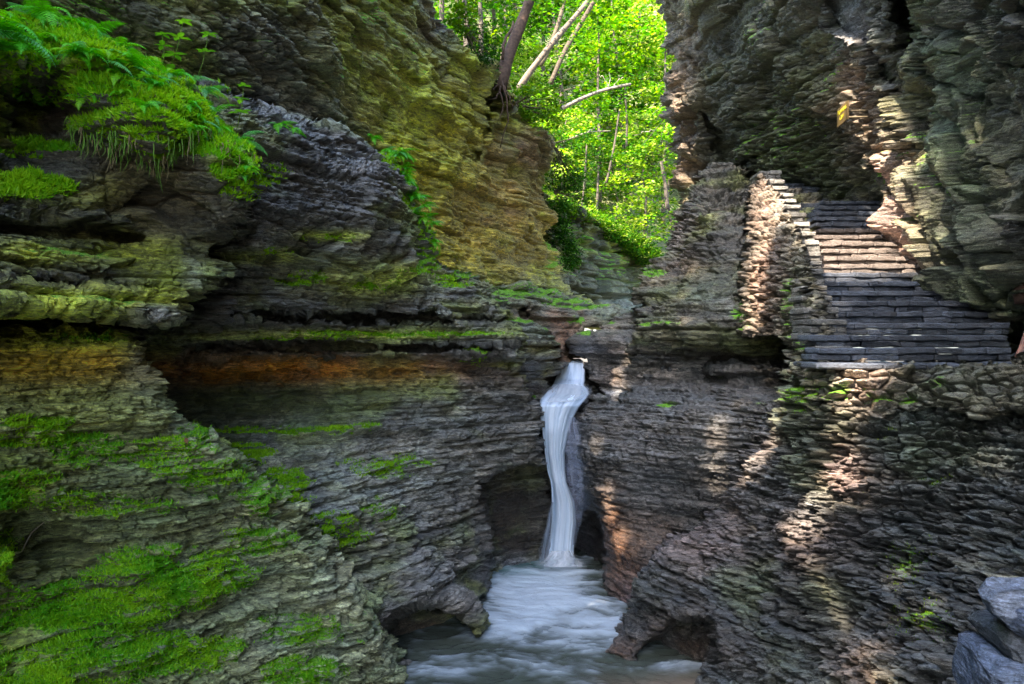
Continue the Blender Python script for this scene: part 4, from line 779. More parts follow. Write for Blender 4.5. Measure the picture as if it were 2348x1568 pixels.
for (px, d, k, s) in spots:
    o = protos[k] if k not in seen else copy_tree(protos[k]); seen.add(k)
    x = (px-CX)/F*d; o.location = (x, d, float(slope_z(np.array([x]), np.array([float(d)]))[0])-.1); o.rotation_euler = (rt.uniform(-.08, .08), rt.uniform(-.08, .08), rt.uniform(0, 6.3)); o.scale = (s, s, s)
    tag(o, 'sunlit green broadleaf tree in the forest on the far slope', 'tree', FG)
# undergrowth on the slope
def undergrowth():
    n = 1500; x = RNG.uniform(-9, 16, n); y = RNG.uniform(33.6, 62, n)
    z = slope_z(x, y); P = []; C = []
    for i in range(n):
        r = RNG.uniform(.35, .9); k = 34
        P.append(spray((x[i], y[i], z[i]+RNG.uniform(.1, 1.3)), r, k, .22)); C.append(leafcol(k, RNG.uniform(1.6, 4.2), .6))
    V, Q, C = leaves(np.concatenate(P), .14, .6, np.concatenate(C))
    tag(mesh_np('undergrowth', V, Q, M_LEAF, C, smooth=False), 'bright leafy undergrowth covering the far slope', 'undergrowth', kind='stuff')
    # bank of low greenery spilling over the far cliff's edge
    P = []; C = []
    for i in range(900):
        t = RNG.random(); px = 1275+t*230; py = 470+t*120+RNG.normal(0, 5)-18*math.sin(3*t)+RNG.uniform(-12, 34)*t; d = 27.5+5.*t+RNG.uniform(-.8, 1.2)
        c = pw(px, py, d); P.append(spray(c, RNG.uniform(.2, .45), 30, .2)); C.append(leafcol(30, RNG.uniform(1.4, 4.4), .6))
    V, Q, C = leaves(np.concatenate(P), .10, .6, np.concatenate(C))
    tag(mesh_np('ground_cover', V, Q, M_LEAF, C, smooth=False), 'bright green plants spilling over the far cliff edge', 'ground cover', kind='stuff')
    P = []; C = []
    for i in range(120):
        t = RNG.random(); px = 1286+RNG.normal(0, 10)+14*t; py = 470+145*t+RNG.normal(0, 6); c = pw(px+(10 if t > .6 else -8), py, 24.6+.6*RNG.random())
        P.append(spray(c, RNG.uniform(.12, .3), 26, .3)); C.append(leafcol(26, RNG.uniform(.8, 2.4), .6))
    V, Q, C = leaves(np.concatenate(P), .085, .7, np.concatenate(C))
    tag(mesh_np('hanging_plants', V, Q, M_LEAF, C, smooth=False), 'green plants trailing down the cleft left of the far cliff', 'plants', kind='stuff')
undergrowth()

def limb(name, pts, r0, r1, col, label, cat, parent=None, n=10, sub=None, jig=0):
    P = np.array([pw(*p) for p in pts]); t = np.linspace(0, 1, len(P)); tt = np.linspace(0, 1, 14)
    Q = np.stack([np.interp(tt, t, P[:, k]) for k in range(3)], 1)
    for _ in range(2): Q[1:-1] = (Q[:-2]+2*Q[1:-1]+Q[2:])/4
    if jig: Q[1:-1] += RNG.normal(0, jig, Q[1:-1].shape)
    m = MB(); m.tube(Q, np.interp(tt, [0, 1], [r0, r1])*(1+.06*RNG.normal(0, 1, 14)), n, col)
    return m, Q
def trunk_tree(name, pts, r0, r1, col, label, kids=(), crown=None, roots=()):
    root = empty(name, pw(*pts[0])); inv = mathutils_inv(root)
    m, Q = limb('trunk', pts, r0, r1, col, None, None); o = m.build('trunk', M_BARK, root); o.matrix_parent_inverse = inv
    for nm, ps, a, b in kids:
        m, _ = limb(nm, ps, a, b, col, None, None, n=6, jig=.012); o = m.build(nm, M_BARK, root); o.matrix_parent_inverse = inv
    if crown:
        P = []; bm_ = MB()
        for (px, py, d, r, k) in crown:
            P.append(spray(pw(px, py, d), r, k, .14))
        P = np.concatenate(P); V, Qd, C = leaves(P, .13, .45, leafcol(len(P), 2.2, .9)); o = mesh_np('crown', V, Qd, M_LEAF, C, smooth=False, parent=root); o.matrix_parent_inverse = inv
    return tag(root, label, 'tree')
BK = (.085, .05, .03)
trunk_tree('leaning_tree', [(1146, 205, 19.6), (1153, 165, 19.6), (1164, 130, 19.8), (1180, 88, 20), (1200, 40, 20.3), (1218, -10, 20.6), (1240, -80, 21), (1262, -160, 21.5)], .17, .12, BK, 'thick brown leaning tree with bare roots at the left cliff edge',
    kids=[('side_stem', [(1152, 138, 19.5), (1152, 112, 19.4), (1158, 90, 19.5), (1169, 76, 19.6), (1176, 50, 19.8)], .045, .03),
          ('root', [(1150, 180, 19.5), (1154, 205, 19.4), (1162, 235, 19.4), (1166, 262, 19.4), (1158, 300, 19.5), (1146, 340, 19.6)], .03, .010),
          ('root', [(1145, 185, 19.5), (1150, 225, 19.3), (1154, 250, 19.3), (1142, 275, 19.3)], .022, .008), ('root', [(1148, 190, 19.5), (1128, 205, 19.3), (1112, 212, 19.3)], .025, .008),
          ('root', [(1152, 190, 19.5), (1168, 225, 19.3), (1178, 255, 19.3)], .02, .006), ('root', [(1150, 200, 19.5), (1138, 225, 19.2), (1120, 230, 19.2)], .018, .006)],
    crown=[(1262+RNG.normal(0, 60), -190+RNG.normal(0, 40), 21.5+RNG.normal(0, 1), .8, 60) for _ in range(30)]+[(1270+RNG.normal(0, 70), -5+RNG.normal(0, 22), 20.5+RNG.normal(0, .5), .30, 30) for _ in range(12)])
trunk_tree('leaning_tree', [(1188, 205, 27), (1205, 178, 27), (1240, 130, 27), (1290, 70, 27.3), (1330, 25, 27.6), (1370, -25, 28), (1420, -90, 28.5)], .115, .08, (.13, .105, .08), 'pale grey trunk leaning to the right across the forest gap',
    crown=[(1420+RNG.normal(0, 70), -110+RNG.normal(0, 40), 28.5+RNG.normal(0, 1), .9, 60) for _ in range(26)]+[(1310+RNG.normal(0, 60), 50+RNG.normal(0, 45), 26.3+RNG.normal(0, .5), .42, 34) for _ in range(16)])
trunk_tree('leaning_tree', [(1262, 192, 29), (1275, 160, 29), (1292, 120, 29), (1312, 85, 29.2), (1340, 40, 29.5), (1375, -20, 30), (1400, -70, 30)], .10, .07, (.07, .055, .035), 'dark slim trunk leaning right beside the pale one',
    crown=[(1400+RNG.normal(0, 70), -100+RNG.normal(0, 40), 30+RNG.normal(0, 1), .9, 50) for _ in range(22)])
trunk_tree('leaning_tree', [(1238, 150, 31), (1258, 115, 31), (1275, 70, 31), (1290, 20, 31.3), (1300, -40, 31.5)], .10, .07, (.08, .065, .04), 'dim thin trunk standing behind the two leaning trunks',
    crown=[(1300+RNG.normal(0, 60), -70+RNG.normal(0, 30), 31+RNG.normal(0, 1), .9, 50) for _ in range(16)])
for i, (a, b, d, r, lab) in enumerate([((1070, 120), (1062, -20), 30, .13, 'straight grey trunk furthest left in the forest gap'), ((1102, 130), (1098, -20), 32, .12, 'straight grey trunk second from the left in the forest gap'), ((1132, 120), (1128, -20), 34, .11, 'thin upright trunk just left of the thick leaning tree'),
                                      ((1360, 560, ), (1372, 380), 30, .06, 'thin dark sapling trunk low in the middle of the forest'), ((1330, 500), (1345, 330), 30, .05, 'slender sapling trunk left of the middle of the slope'), ((1436, 340), (1432, 200), 32, .05, 'thin sapling trunk right of the fallen pale log'),
                                      ((1530, 480), (1515, 370), 30, .09, 'short dark trunk at the right edge of the slope'), ((1390, 420), (1420, 250), 31, .05, 'slanting thin stem crossing the middle of the slope')]):
    trunk_tree('slender_tree', [(a[0], a[1], d), ((a[0]+b[0])/2+3, (a[1]+b[1])/2, d), (b[0], b[1], d)], r, r*.6, (.07, .06, .045), lab, crown=[(b[0]+RNG.normal(0, 35), b[1]-10+RNG.normal(0, 22), d+RNG.normal(0, .6), .55, 40) for _ in range(9)])
# dead wood
def log(pts, r0, r1, lab, name='fallen_log', twigs=()):
    m, Q = limb('x', pts, r0, r1, (.20, .18, .15), None, None)
    root = m.build(name, M_BARK, None, loc=pw(*pts[0])); tag(root, lab, 'log' if 'log' in name else 'branch'); inv = mathutils_inv(root)
    for ps in twigs:
        m, _ = limb('twig', ps, .018, .006, (.40, .36, .30), None, None, n=5, jig=.02); o = m.build('twig', M_BARK, root); o.matrix_parent_inverse = inv
log([(1290, 248, 28), (1320, 232, 28), (1370, 210, 28), (1410, 200, 28), (1446, 193, 28)], .075, .045, 'pale dead log slanting across the green slope', twigs=[[(1390, 206, 28), (1400, 185, 27.9), (1396, 165, 27.9)], [(1400, 203, 28), (1385, 180, 27.9), (1372, 172, 27.9)], [(1405, 202, 28), (1412, 185, 28), (1430, 178, 28)]])
log([(1291, 326, 29), (1320, 312, 29), (1350, 302, 29), (1400, 300, 29)], .035, .015, 'thin pale dead branch below the fallen log', name='dead_branch', twigs=[[(1350, 302, 29), (1365, 290, 29)]])
log([(1598, 205, 23.), (1560, 225, 23.5), (1530, 262, 23.8), (1500, 300, 24), (1470, 335, 24)], .022, .006, 'bare twiggy branch hanging beside the right cliff', name='dead_branch', twigs=[[(1560, 225, 23.5), (1530, 235, 23.5), (1495, 262, 23.6)], [(1530, 262, 23.8), (1520, 290, 23.8), (1515, 330, 23.9)], [(1500, 300, 24), (1480, 300, 24), (1455, 312, 24)]])
# leafy shrubs on the rim of the left cliff
def rim_shrub(name, lab, items, size, mean, droop=0):
    root = empty(name, pw(*items[0][:3])); inv = mathutils_inv(root); P = []; m = MB()
    for (px, py, d, r, k) in items[1:]:
        c = pw(px, py, d); P.append(spray(c, r, k, .16)); m.tube([pw(*items[0][:3]), c], [.018, .006], 5, (.14, .11, .06))
    m.build('branches', M_BARK, root).matrix_parent_inverse = inv
    P = np.concatenate(P); V, Q, C = leaves(P, size, .5, leafcol(len(P), mean, .6)); mesh_np('crown', V, Q, M_LEAF, C, smooth=False, parent=root).matrix_parent_inverse = inv
    tag(root, lab, 'shrub')
rim_shrub('maple_sapling', 'yellow-green maple sapling by the foot of the leaning tree', [(1180, 240, 21)]+[(1190+RNG.uniform(0, 95), 205+RNG.uniform(-25, 75), 21.5+RNG.uniform(-.6, .8), .33, 60) for _ in range(26)], .11, 3.3)
rim_shrub('maple_sapling', 'small pale green maple spray at the top edge left of the trunks', [(1065, 0, 18)]+[(1062+RNG.uniform(-22, 26), 10+RNG.uniform(-30, 70), 18+RNG.uniform(-.4, .4), .22, 40) for _ in range(12)], .10, 3.4)
rim_shrub('evergreen_shrub', 'blue-green evergreen shrub hanging over the left rim', [(1060, 60, 18.4)]+[(1075+RNG.uniform(-22, 55), 80+RNG.uniform(-30, 70), 18.5+RNG.uniform(-.4, .4), .26, 90) for _ in range(18)], .06, .9)
rim_shrub('evergreen_shrub', 'green hemlock shrub at the lower end of the left rim', [(1265, 330, 24)]+[(1280+RNG.uniform(-15, 60), 320+RNG.uniform(-20, 110), 25+RNG.uniform(-.4, .6), .38, 90) for _ in range(20)], .08, 1.2)
rim_shrub('evergreen_shrub', 'leafy clump along the lower left side of the forest gap', [(1270, 440, 25)]+[(1280+RNG.uniform(0, 60), 430+RNG.uniform(-30, 50), 25.5+RNG.uniform(-.4, .6), .38, 80) for _ in range(14)], .09, 2.2)
# ---------------------------------------------------------------- ferns, small plants, moss
FRN = [np.array(c) for c in ((.08, .50, .015), (.13, .58, .015), (.24, .62, .02), (.14, .50, .12))]
def frond_mesh(L, n, arch, col, wid=.30, seed=0):
    r = np.random.default_rng(seed); V = []; Q = []; C = []
    t = np.linspace(0, 1, n); ang = .75-arch*t**1.1
    dx = np.cos(ang)*L/n; dz = np.sin(ang)*L/n
    X = np.cumsum(dx); Z = np.cumsum(dz); side = .05*L*np.sin(t*3+seed)
    R = np.stack([X, side, Z], 1)
    for i in range(n-1):                                   # midrib
        w = .004*(1-t[i])+.001; a, b = R[i], R[i+1]; k = len(V)
        V += [a+[0, -w, 0], a+[0, w, 0], b+[0, w, 0], b+[0, -w, 0]]; Q.append((k, k+1, k+2, k+3)); C += [col*.8]*4
    for i in range(1, n):
        ln = wid*L*math.sin(math.pi*min(1, (.06+t[i])**.75*.98))*(1-.35*t[i])+.004
        T = R[i]-R[i-1]; T = T/np.linalg.norm(T)
        for s in (-1, 1):
            d = np.array([0, s, 0.])+T*.35+np.array([0, 0, -.25*r.uniform(.4, 1.5)]); d = d/np.linalg.norm(d)
            w = T*L/n*.46; m = R[i]+d*ln*.5+np.array([0, 0, .03*ln]); e = R[i]+d*ln+np.array([0, 0, -.10*ln]); k = len(V)
            V += [R[i]-w*.7, R[i]+w*.7, m+w*.85, m-w*.85, e]; Q += [(k, k+1, k+2, k+3), (k+3, k+2, k+4, k+4)]
            cc = col*r.uniform(.75, 1.25); C += [cc]*5
    me = bpy.data.meshes.new('frond'); me.from_pydata([tuple(v) for v in V], [], [tuple(dict.fromkeys(q)) for q in Q]); me.materials.append(M_FERN)
    ca = me.color_attributes.new('col', 'FLOAT_COLOR', 'POINT'); c4 = np.ones((len(V), 4), np.float32); c4[:, :3] = C; ca.data.foreach_set('color', c4.ravel())
    return me
FRONDS = [frond_mesh(.34, 24, a, FRN[i % 4], .27, i) for i, a in enumerate((1.3, 1.7, 2.1, 1.5, 1.9, 2.4))]
rf = random.Random(9)
def fern(pt, size, nf, lab, group=None, yaw0=-.9, spread=2.6, cat='fern'):
    root = empty('fern', tuple(pt)); 
    for i in range(nf):
        o = bpy.data.objects.new('frond', FRONDS[rf.randrange(6)]); COL.objects.link(o); o.parent = root
        o.rotation_euler = (rf.uniform(-.25, .25), rf.uniform(-.25, .55), yaw0+spread*(i/(max(1, nf-1))-.5)+rf.uniform(-.25, .25)); k = size*rf.uniform(.7, 1.15); o.scale = (k, k, k)
    return tag(root, lab, cat, group)
GF = 'ferns crowding the mossy ledge, upper left'
for (px, py, s, n) in [(70, 62, 1., 8), (120, 78, 1., 8), (165, 98, 1., 8), (205, 112, 1.1, 9), (245, 120, 1., 8), (290, 140, 1., 8), (215, 150, .9, 7), (180, 140, .9, 7), (330, 165, 1.1, 9), (370, 182, 1.05, 8), (400, 205, 1., 8), (255, 190, .8, 7), (300, 200, .8, 7), (345, 225, .8, 7), (440, 240, .9, 7), (470, 275, .9, 7), (500, 300, .8, 7), (395, 250, .7, 6), (425, 290, .7, 6), (460, 330, .6, 6), (230, 235, .7, 6), (285, 240, .7, 6), (340, 270, .7, 6), (390, 300, .6, 6), (150, 80, .9, 8), (100, 110, .8, 7), (145, 130, .8, 7), (270, 165, .9, 8), (320, 190, .9, 8), (195, 90, .9, 7), (360, 205, .8, 7)]:
    p, n_ = at(A_, px, py); fern(p+n_*.03+np.array([0, 0, .02]), s, n, 'bright green fern in the crowd on the mossy ledge', GF, yaw0=-.9+rf.uniform(-.4, .4))
p, _ = at(A_, 10, 95); fern(p+np.array([0, -.15, .0]), 1.5, 10, 'large drooping fern at the left edge of the ledge')
p, _ = at(A_, 35, 120); fern(p+np.array([0, -.1, -.03]), 1.2, 8, 'drooping fern just right of the large left-edge fern')
p, _ = at(A_, 545, 330); fern(p+np.array([0, -.05, .0]), 1.0, 8, 'yellow-green fern at the right tip of the mossy ledge')
p, _ = at(A_, 560, 395); fern(p+np.array([0, -.05, .0]), .8, 7, 'small fern hanging lowest at the right tip of the ledge')
G2 = 'small ferns along the rim of the left wall'
for (px, py, s, n, M) in [(620, 300, .7, 6, C_), (650, 318, .6, 6, C_), (880, 352, .9, 8, C_), (893, 366, 1., 8, C_), (905, 376, 1., 8, C_), (918, 390, .9, 7, C_), (935, 405, .9, 7, C_), (948, 430, .8, 7, C_), (957, 450, .9, 7, C_), (968, 480, .8, 7, C_), (976, 505, .8, 7, C_), (984, 530, .8, 7, C_), (990, 560, .7, 6, C_), (850, 335, .7, 6, C_), (960, 465, .9, 7, C_), (972, 495, .9, 7, C_)]:
    p, n_ = at(M, px, py); fern(p+n_*.05+np.array([.05, -.1, .05]), s*1.05, n, 'small fern fringing the rim of the left wall', G2, yaw0=-.5)
for px, py, lab in [(1702, 705, 'lone small fern in a crack right of the rubble rock'), (1693, 735, 'small fern low in the crack right of the rubble rock')]:
    p, n_ = at(K_, px, py); fern(p+n_*.06, .55, 6, lab, yaw0=-1.6)
# leafy herbs with tall stems
def leaf_shape(m, c, d, w, L, col, nz=(0, 0, 1)):
    d = np.array(d, float); d /= np.linalg.norm(d); s = np.cross(d, nz); s = s/(np.linalg.norm(s)+1e-9); u = np.cross(s, d)
    P = [c, c+d*L*.3+s*w*.8-u*.0, c+d*L*.65+s*w*.75, c+d*L-u*.1*L, c+d*L*.65-s*w*.75, c+d*L*.3-s*w*.8, c+d*L*.5-u*.07*L]
    m.add(P, [(0, 1, 6), (1, 2, 6), (2, 3, 6), (3, 4, 6), (4, 5, 6), (5, 0, 6)], tuple(col))
def herb(b, t, lab, M=None, big=.085, tiers=3, d=None):
    p0, n_ = at(A_, *b); p0 = p0+n_*.02; dd = p0[1] if d is None else d; p1 = np.array(pw(t[0], t[1], dd-.05)); root = empty('leafy_herb', tuple(p0)); inv = mathutils_inv(root)
    m = MB(); mid = (p0+p1)/2+np.array([.02, 0, 0]); m.tube([p0, mid, p1], [.005, .004, .003], 6, (.20, .34, .05)); o = m.build('stem', M_FERN, root); o.matrix_parent_inverse = inv
    for k in range(tiers):
        f = 1-.30*k; c = p0+(p1-p0)*f
        for j in range(5 if k == 0 else 4):
            a = j*2*math.pi/(5 if k == 0 else 4)+k*.7+rf.uniform(-.3, .3); lm = MB(); s_ = big*(.8+.22*k)*rf.uniform(.8, 1.15)
            leaf_shape(lm, c, (math.cos(a), math.sin(a), rf.uniform(-.15, .25)), s_*.30, s_, np.array((.15, .48, .03))*rf.uniform(.8, 1.25)); o = lm.build('leaf', M_FERN, root, smooth=False); o.matrix_parent_inverse = inv
    tag(root, lab, 'plant')
herb((388, 175), (420, 48), 'tallest leafy herb standing above the ferns', tiers=4, big=.12)
herb((360, 165), (372, 78), 'leafy herb just left of the tallest one', tiers=2, big=.10)
herb((430, 215), (478, 78), 'leafy herb leaning right beside the tallest one', tiers=2, big=.11)
herb((540, 300), (558, 196), 'tall herb with flat leaves at the right end of the ledge', tiers=3, big=.11)
herb((310, 250), (330, 172), 'broad-leaved herb in the middle of the fern ledge', tiers=2, big=.10)
herb((440, 310), (432, 220), 'short herb with round leaves near the right of the ledge', tiers=2, big=.09)
herb((505, 375), (540, 320), 'small herb sprouting from the hanging moss', tiers=2, big=.07)
herb((60, 80), (42, 32), 'thin herb near the left edge above the pale stone', tiers=2, big=.08)

def tufts(name, M, thr, count, ln, lab, mean=(.14, .50, .012), hi=(.42, .70, .02), region=None, hang=.3):
    ok = (M['moss'] > thr) & (M['sd'] > 2)
    if region: ok &= region(M['px'], M['py'])
    idx = np.where(ok)[0]; w = M['moss'][idx]**2; idx = RNG.choice(idx, count, p=w/w.sum())
    P = M['q'][idx]+RNG.normal(0, .008, (count, 3)); n = M['nn'][idx]
    d = n+RNG.normal(0, .45, (count, 3))+np.array([0, 0, .45-hang*1.3])*RNG.uniform(0, 1, (count, 1)); d /= np.linalg.norm(d, axis=1)[:, None]
    s = np.cross(d, RNG.normal(0, 1, (count, 3))); s /= np.linalg.norm(s, axis=1)[:, None]+1e-9
    L = ln*RNG.uniform(.4, 1.4, (count, 1)); w_ = L*.16+.0015
    V = np.stack([P-s*w_-n*.005, P+s*w_-n*.005, P+d*L], 1).reshape(-1, 3)
    k = np.clip(.5+.6*fbm(P[:, 0]*3, P[:, 1]*3, P[:, 2]*3, 2, 501)+RNG.normal(0, .25, count), 0, 1)[:, None]
    C = np.repeat(np.array(mean)*(1-k)+np.array(hi)*k, 3, axis=0)
    return tag(mesh_np(name, V, np.arange(3*count).reshape(-1, 3), M_FERN, C, smooth=False), lab, kind='stuff')
tufts('moss', A_, .55, 70000, .050, 'shaggy green moss over the fern ledge', region=lambda x, y: (y < 480) & (x > -20))
tufts('moss', B_, .50, 90000, .030, 'soft green moss cushions on the lower left rock', mean=(.10, .44, .01), region=lambda x, y: x > -20)
tufts('moss', C_, .45, 50000, .032, 'yellow-green moss on the slabs of the left wall', mean=(.16, .46, .01), region=lambda x, y: x > 200)
tufts('moss', R_, .25, 2500, .022, 'scattered moss on the right slope', mean=(.06, .24, .01))
def strands():
    m = MB()
    for i in range(330):
        t = rf.random(); px = 205+t*370; py = 300+ (30*math.sin(t*5))+ (120*max(0, t-.62)/.38)+rf.uniform(-26, 22)
        p, n_ = at(A_, px, py); p = p+n_*.05; L = rf.uniform(.04, .17)*(1.6 if rf.random() < .1 else 1)
        g = rf.random(); col = (.32, .26, .12) if g < .35 else (.18, .36, .04)
        q = [p, p+np.array([rf.uniform(-.02, .02), -.01, -L*.5]), p+np.array([rf.uniform(-.03, .03), -.02, -L])]
        m.tube(q, [.007, .005, .001], 4, col, cap=False)
    tag(m.build('hanging_moss', M_FERN), 'moss strands and roots dangling from the ledge', kind='stuff')
strands()
# ---------------------------------------------------------------- sign
def sign():
    q = [at(T_, px, py)[0][1] for px in range(1912, 1952, 4) for py in range(226, 300, 6)]; dm = float(min(q))-.10
    dR = dm-.55; dL = dR*1.045
    P = [np.array(pw(1918.7, 252.7, dL)), np.array(pw(1941.9, 231., dR)), np.array(pw(1943, 269.5, dR)), np.array(pw(1918., 293.3, dL))]
    c = sum(P)/4; ex = P[1]-P[0]; W = np.linalg.norm(ex); ex /= W; ez = (P[0]-P[3]); H = np.linalg.norm(ez); ez = ez-ex*(ex@ez); ez /= np.linalg.norm(ez); n_ = np.cross(ex, ez)
    if n_@c > 0: n_ = -n_
    root = empty('sign', tuple(c)); inv = mathutils_inv(root)
    m = MB(); t = .03
    cs = [c+ex*a*W/2+ez*b*H/2+n_*k for k in (0, -t) for a, b in ((-1, -1), (1, -1), (1, 1), (-1, 1))]
    m.add(cs, [(0, 1, 2, 3), (7, 6, 5, 4), (0, 4, 5, 1), (1, 5, 6, 2), (2, 6, 7, 3), (3, 7, 4, 0)]); o = m.build('board', simple_material('brown_board', (.13, .085, .03), .5, .15, 6), root, smooth=False); o.matrix_parent_inverse = inv
    for a in (-.7, .7):
        m = MB(); m.tube([c+ex*a*W/2-n_*.0, c+ex*a*W/2-n_*.6], .018, 6, (.12, .1, .06)); o = m.build('bracket', M_BARK, root); o.matrix_parent_inverse = inv
    mt = simple_material('yellow_paint', (.5, .44, .02), .6)
    import mathutils
    R = mathutils.Matrix((tuple(ex), tuple(ez), tuple(n_))).transposed().to_4x4()
    for k, (txt, size, off) in enumerate((('Frowning', .13, .13), ('Cliff', .13, -.16))):
        cu = bpy.data.curves.new('t', 'FONT'); cu.body = txt; cu.size = size; cu.align_x = 'CENTER'; cu.extrude = .003; cu.small_caps_scale = .8
        for i in range(1, len(txt)): cu.body_format[i].use_small_caps = True
        tmp = bpy.data.objects.new('t', cu); COL.objects.link(tmp); bpy.context.view_layer.update()
        me = bpy.data.meshes.new_from_object(tmp.evaluated_get(bpy.context.evaluated_depsgraph_get())); bpy.data.objects.remove(tmp)
        wv = max(v.co.x for v in me.vertices)-min(v.co.x for v in me.vertices)
        sc = min(1, .86*W/wv)
        me.materials.clear(); me.materials.append(mt); o = bpy.data.objects.new('lettering', me); COL.objects.link(o); o.parent = root; o.matrix_parent_inverse = inv
        o.matrix_world = mathutils.Matrix.Translation(tuple(c+ez*off*H*1.25+n_*.006-ez*.02)) @ R @ mathutils.Matrix.Diagonal((sc, 1, 1, 1))
        o['label'] = 'yellow raised lettering reading %s' % txt.upper()
    tag(root, 'small brown sign with yellow words FROWNING CLIFF on the dark cliff', 'sign')
    print('SIGN', dm, W, H)
sign()
# ---------------------------------------------------------------- person walking out of the frame, right
def skinned(chains, sub=2):
    V = []; E = []; Rr = []; ids = {}
    for ch in chains:
        prev = None
        for (key, x, y, z, r) in ch:
            if key in ids and key is not None: i = ids[key]
            else:
                i = len(V); V.append((x, y, z)); Rr.append(r)
                if key is not None: ids[key] = i
            if prev is not None: E.append((prev, i))
            prev = i
    me = bpy.data.meshes.new('body'); me.from_pydata(V, E, []); o = bpy.data.objects.new('tmp', me); COL.objects.link(o)
    o.modifiers.new('s', 'SKIN'); 
    for i, r in enumerate(Rr):
        r = r if isinstance(r, tuple) else (r, r); me.skin_vertices[0].data[i].radius = r
    me.skin_vertices[0].data[0].use_root = True
    m = o.modifiers.new('u', 'SUBSURF'); m.levels = sub; m.render_levels = sub
    bpy.context.view_layer.update(); out = bpy.data.meshes.new_from_object(o.evaluated_get(bpy.context.evaluated_depsgraph_get())); bpy.data.objects.remove(o)
    for p_ in out.polygons: p_.use_smooth = True
    return out
def person():
    fx, fy, fz = 6.60, 10.42, -.245
    root = empty('person', (6.72, fy, fz)); 
    X = -.04
    def hand(side, wx, wy, wz):
        ch = [[('w%d' % side, wx, wy, wz, .024), ('p%d' % side, wx+.01, wy, wz-.05, (.036, .018)), ('q%d' % side, wx+.015, wy, wz-.085, (.036, .014))]]
        for k, (o_, L) in enumerate(((-.03, .075), (-.01, .085), (.01, .08), (.03, .062))):
            ch.append([('q%d' % side, 0, 0, 0, 0), (None, wx+.018, wy+o_, wz-.10, .0095), (None, wx+.028+.004*k, wy+o_*1.1, wz-.10-L*.55, .0085), (None, wx+.016, wy+o_*1.1, wz-.10-L, .007)])
        ch.append([('p%d' % side, 0, 0, 0, 0), (None, wx+.03, wy-.035*side, wz-.065, .012), (None, wx+.045, wy-.045*side, wz-.10, .009)])
        return ch
    H0 = .66
    ch = [[('pel', .21, 0, H0+.25, (.12, .10)), ('wst', .21, 0, H0+.42, (.125, .10)), ('chs', .24, 0, H0+.62, (.155, .11)), ('nkb', .26, 0, H0+.76, (.075, .06)), ('nk', .275, 0, H0+.83, .052), ('jaw', .30, 0, H0+.90, (.062, .066)), ('hd', .30, 0, H0+.98, (.085, .078)), ('top', .29, 0, H0+1.04, .055)],
          [('jaw', 0, 0, 0, 0), ('ns', .375, 0, H0+.945, .016)],
          # trailing leg (near side), foot flat, heel to the left
          [('pel', 0, 0, 0, 0), ('h1', .20, -.09, H0+.17, .098), ('t1', .185, -.09, H0-.02, .078), ('k1', .155, -.09, .50, .058), ('c1', .09, -.09, .34, .056), ('s1', .02, -.09, .19, .038), ('a1', -.02, -.09, .10, .034), ('f1', .03, -.09, .045, (.034, .030)), ('b1', .10, -.095, .028, (.042, .020)), ('o1', .16, -.10, .018, (.036, .014))],
          [('a1', 0, 0, 0, 0), ('e1', -.055, -.09, .038, .030)],
          [('pel', 0, 0, 0, 0), ('h2', .22, .09, H0+.17, .098), ('t2', .33, .09, H0-.02, .078), ('k2', .43, .09, .50, .058), ('c2', .45, .09, .34, .054), ('a2', .47, .09, .10, .034), ('f2', .53, .09, .045, .032), ('b2', .60, .095, .028, (.042, .020)), ('o2', .66, .10, .018, (.036, .014))],
          [('a2', 0, 0, 0, 0), ('e2', .43, .09, .038, .030)],
          [('chs', 0, 0, 0, 0), ('sh1', .24, -.17, H0+.68, .05), ('el1', .30, -.22, H0+.42, .038), ('w1', .42, -.23, H0+.26, .024)],
          [('chs', 0, 0, 0, 0), ('sh2', .24, .17, H0+.68, .05), ('el2', .28, .22, H0+.42, .038), ('w2', .42, .22, H0+.26, .024)]]
    ch += hand(1, .42, -.23, H0+.26)+hand(2, .42, .22, H0+.26)
    me = skinned(ch); m, nt, b = nodes('skin'); b.inputs['Base Color'].default_value = (.42, .22, .17, 1); b.inputs['Roughness'].default_value = .5; b.inputs['Subsurface Weight'].default_value = .1; me.materials.append(m)
    body = bpy.data.objects.new('body', me); COL.objects.link(body); body.parent = root; body.location = (fx-6.72, 0, 0)
    # clothes: shirt and shorts follow the body
    cl = simple_material('brown_cloth', (.07, .035, .02), .85, .3, 30, .3)
    def garment(name, rings, mat):
        m = MB(); n = 24; vs = []
        for (cx, cy, z, rx, ry) in rings:
            for j in range(n):
                a = 2*math.pi*j/n; k = 1+.035*math.sin(5*a+z*9); vs.append((cx+rx*k*math.cos(a), cy+ry*k*math.sin(a), z))
        m.add(vs, [(i*n+j, i*n+(j+1) % n, (i+1)*n+(j+1) % n, (i+1)*n+j) for i in range(len(rings)-1) for j in range(n)]); o = m.build(name, mat, root); o.location = (fx-6.72, 0, 0)
        sm = o.modifiers.new('thick', 'SOLIDIFY'); sm.thickness = .006; return o
    garment('skirt', [(.20, 0, 1.10, .135, .15), (.19, 0, 1.0, .165, .175), (.18, 0, .90, .19, .19), (.19, 0, .80, .175, .19), (.19, 0, .745, .165, .185)], cl)
    garment('shirt', [(.25, 0, 1.46, .075, .09), (.24, 0, 1.40, .125, .19), (.24, 0, 1.28, .14, .185), (.22, 0, 1.15, .135, .165), (.20, 0, 1.06, .155, .165)], simple_material('tan_cloth', (.14, .09, .05), .85, .2, 30, .2))
    m = MB(); n = 16; vs = []
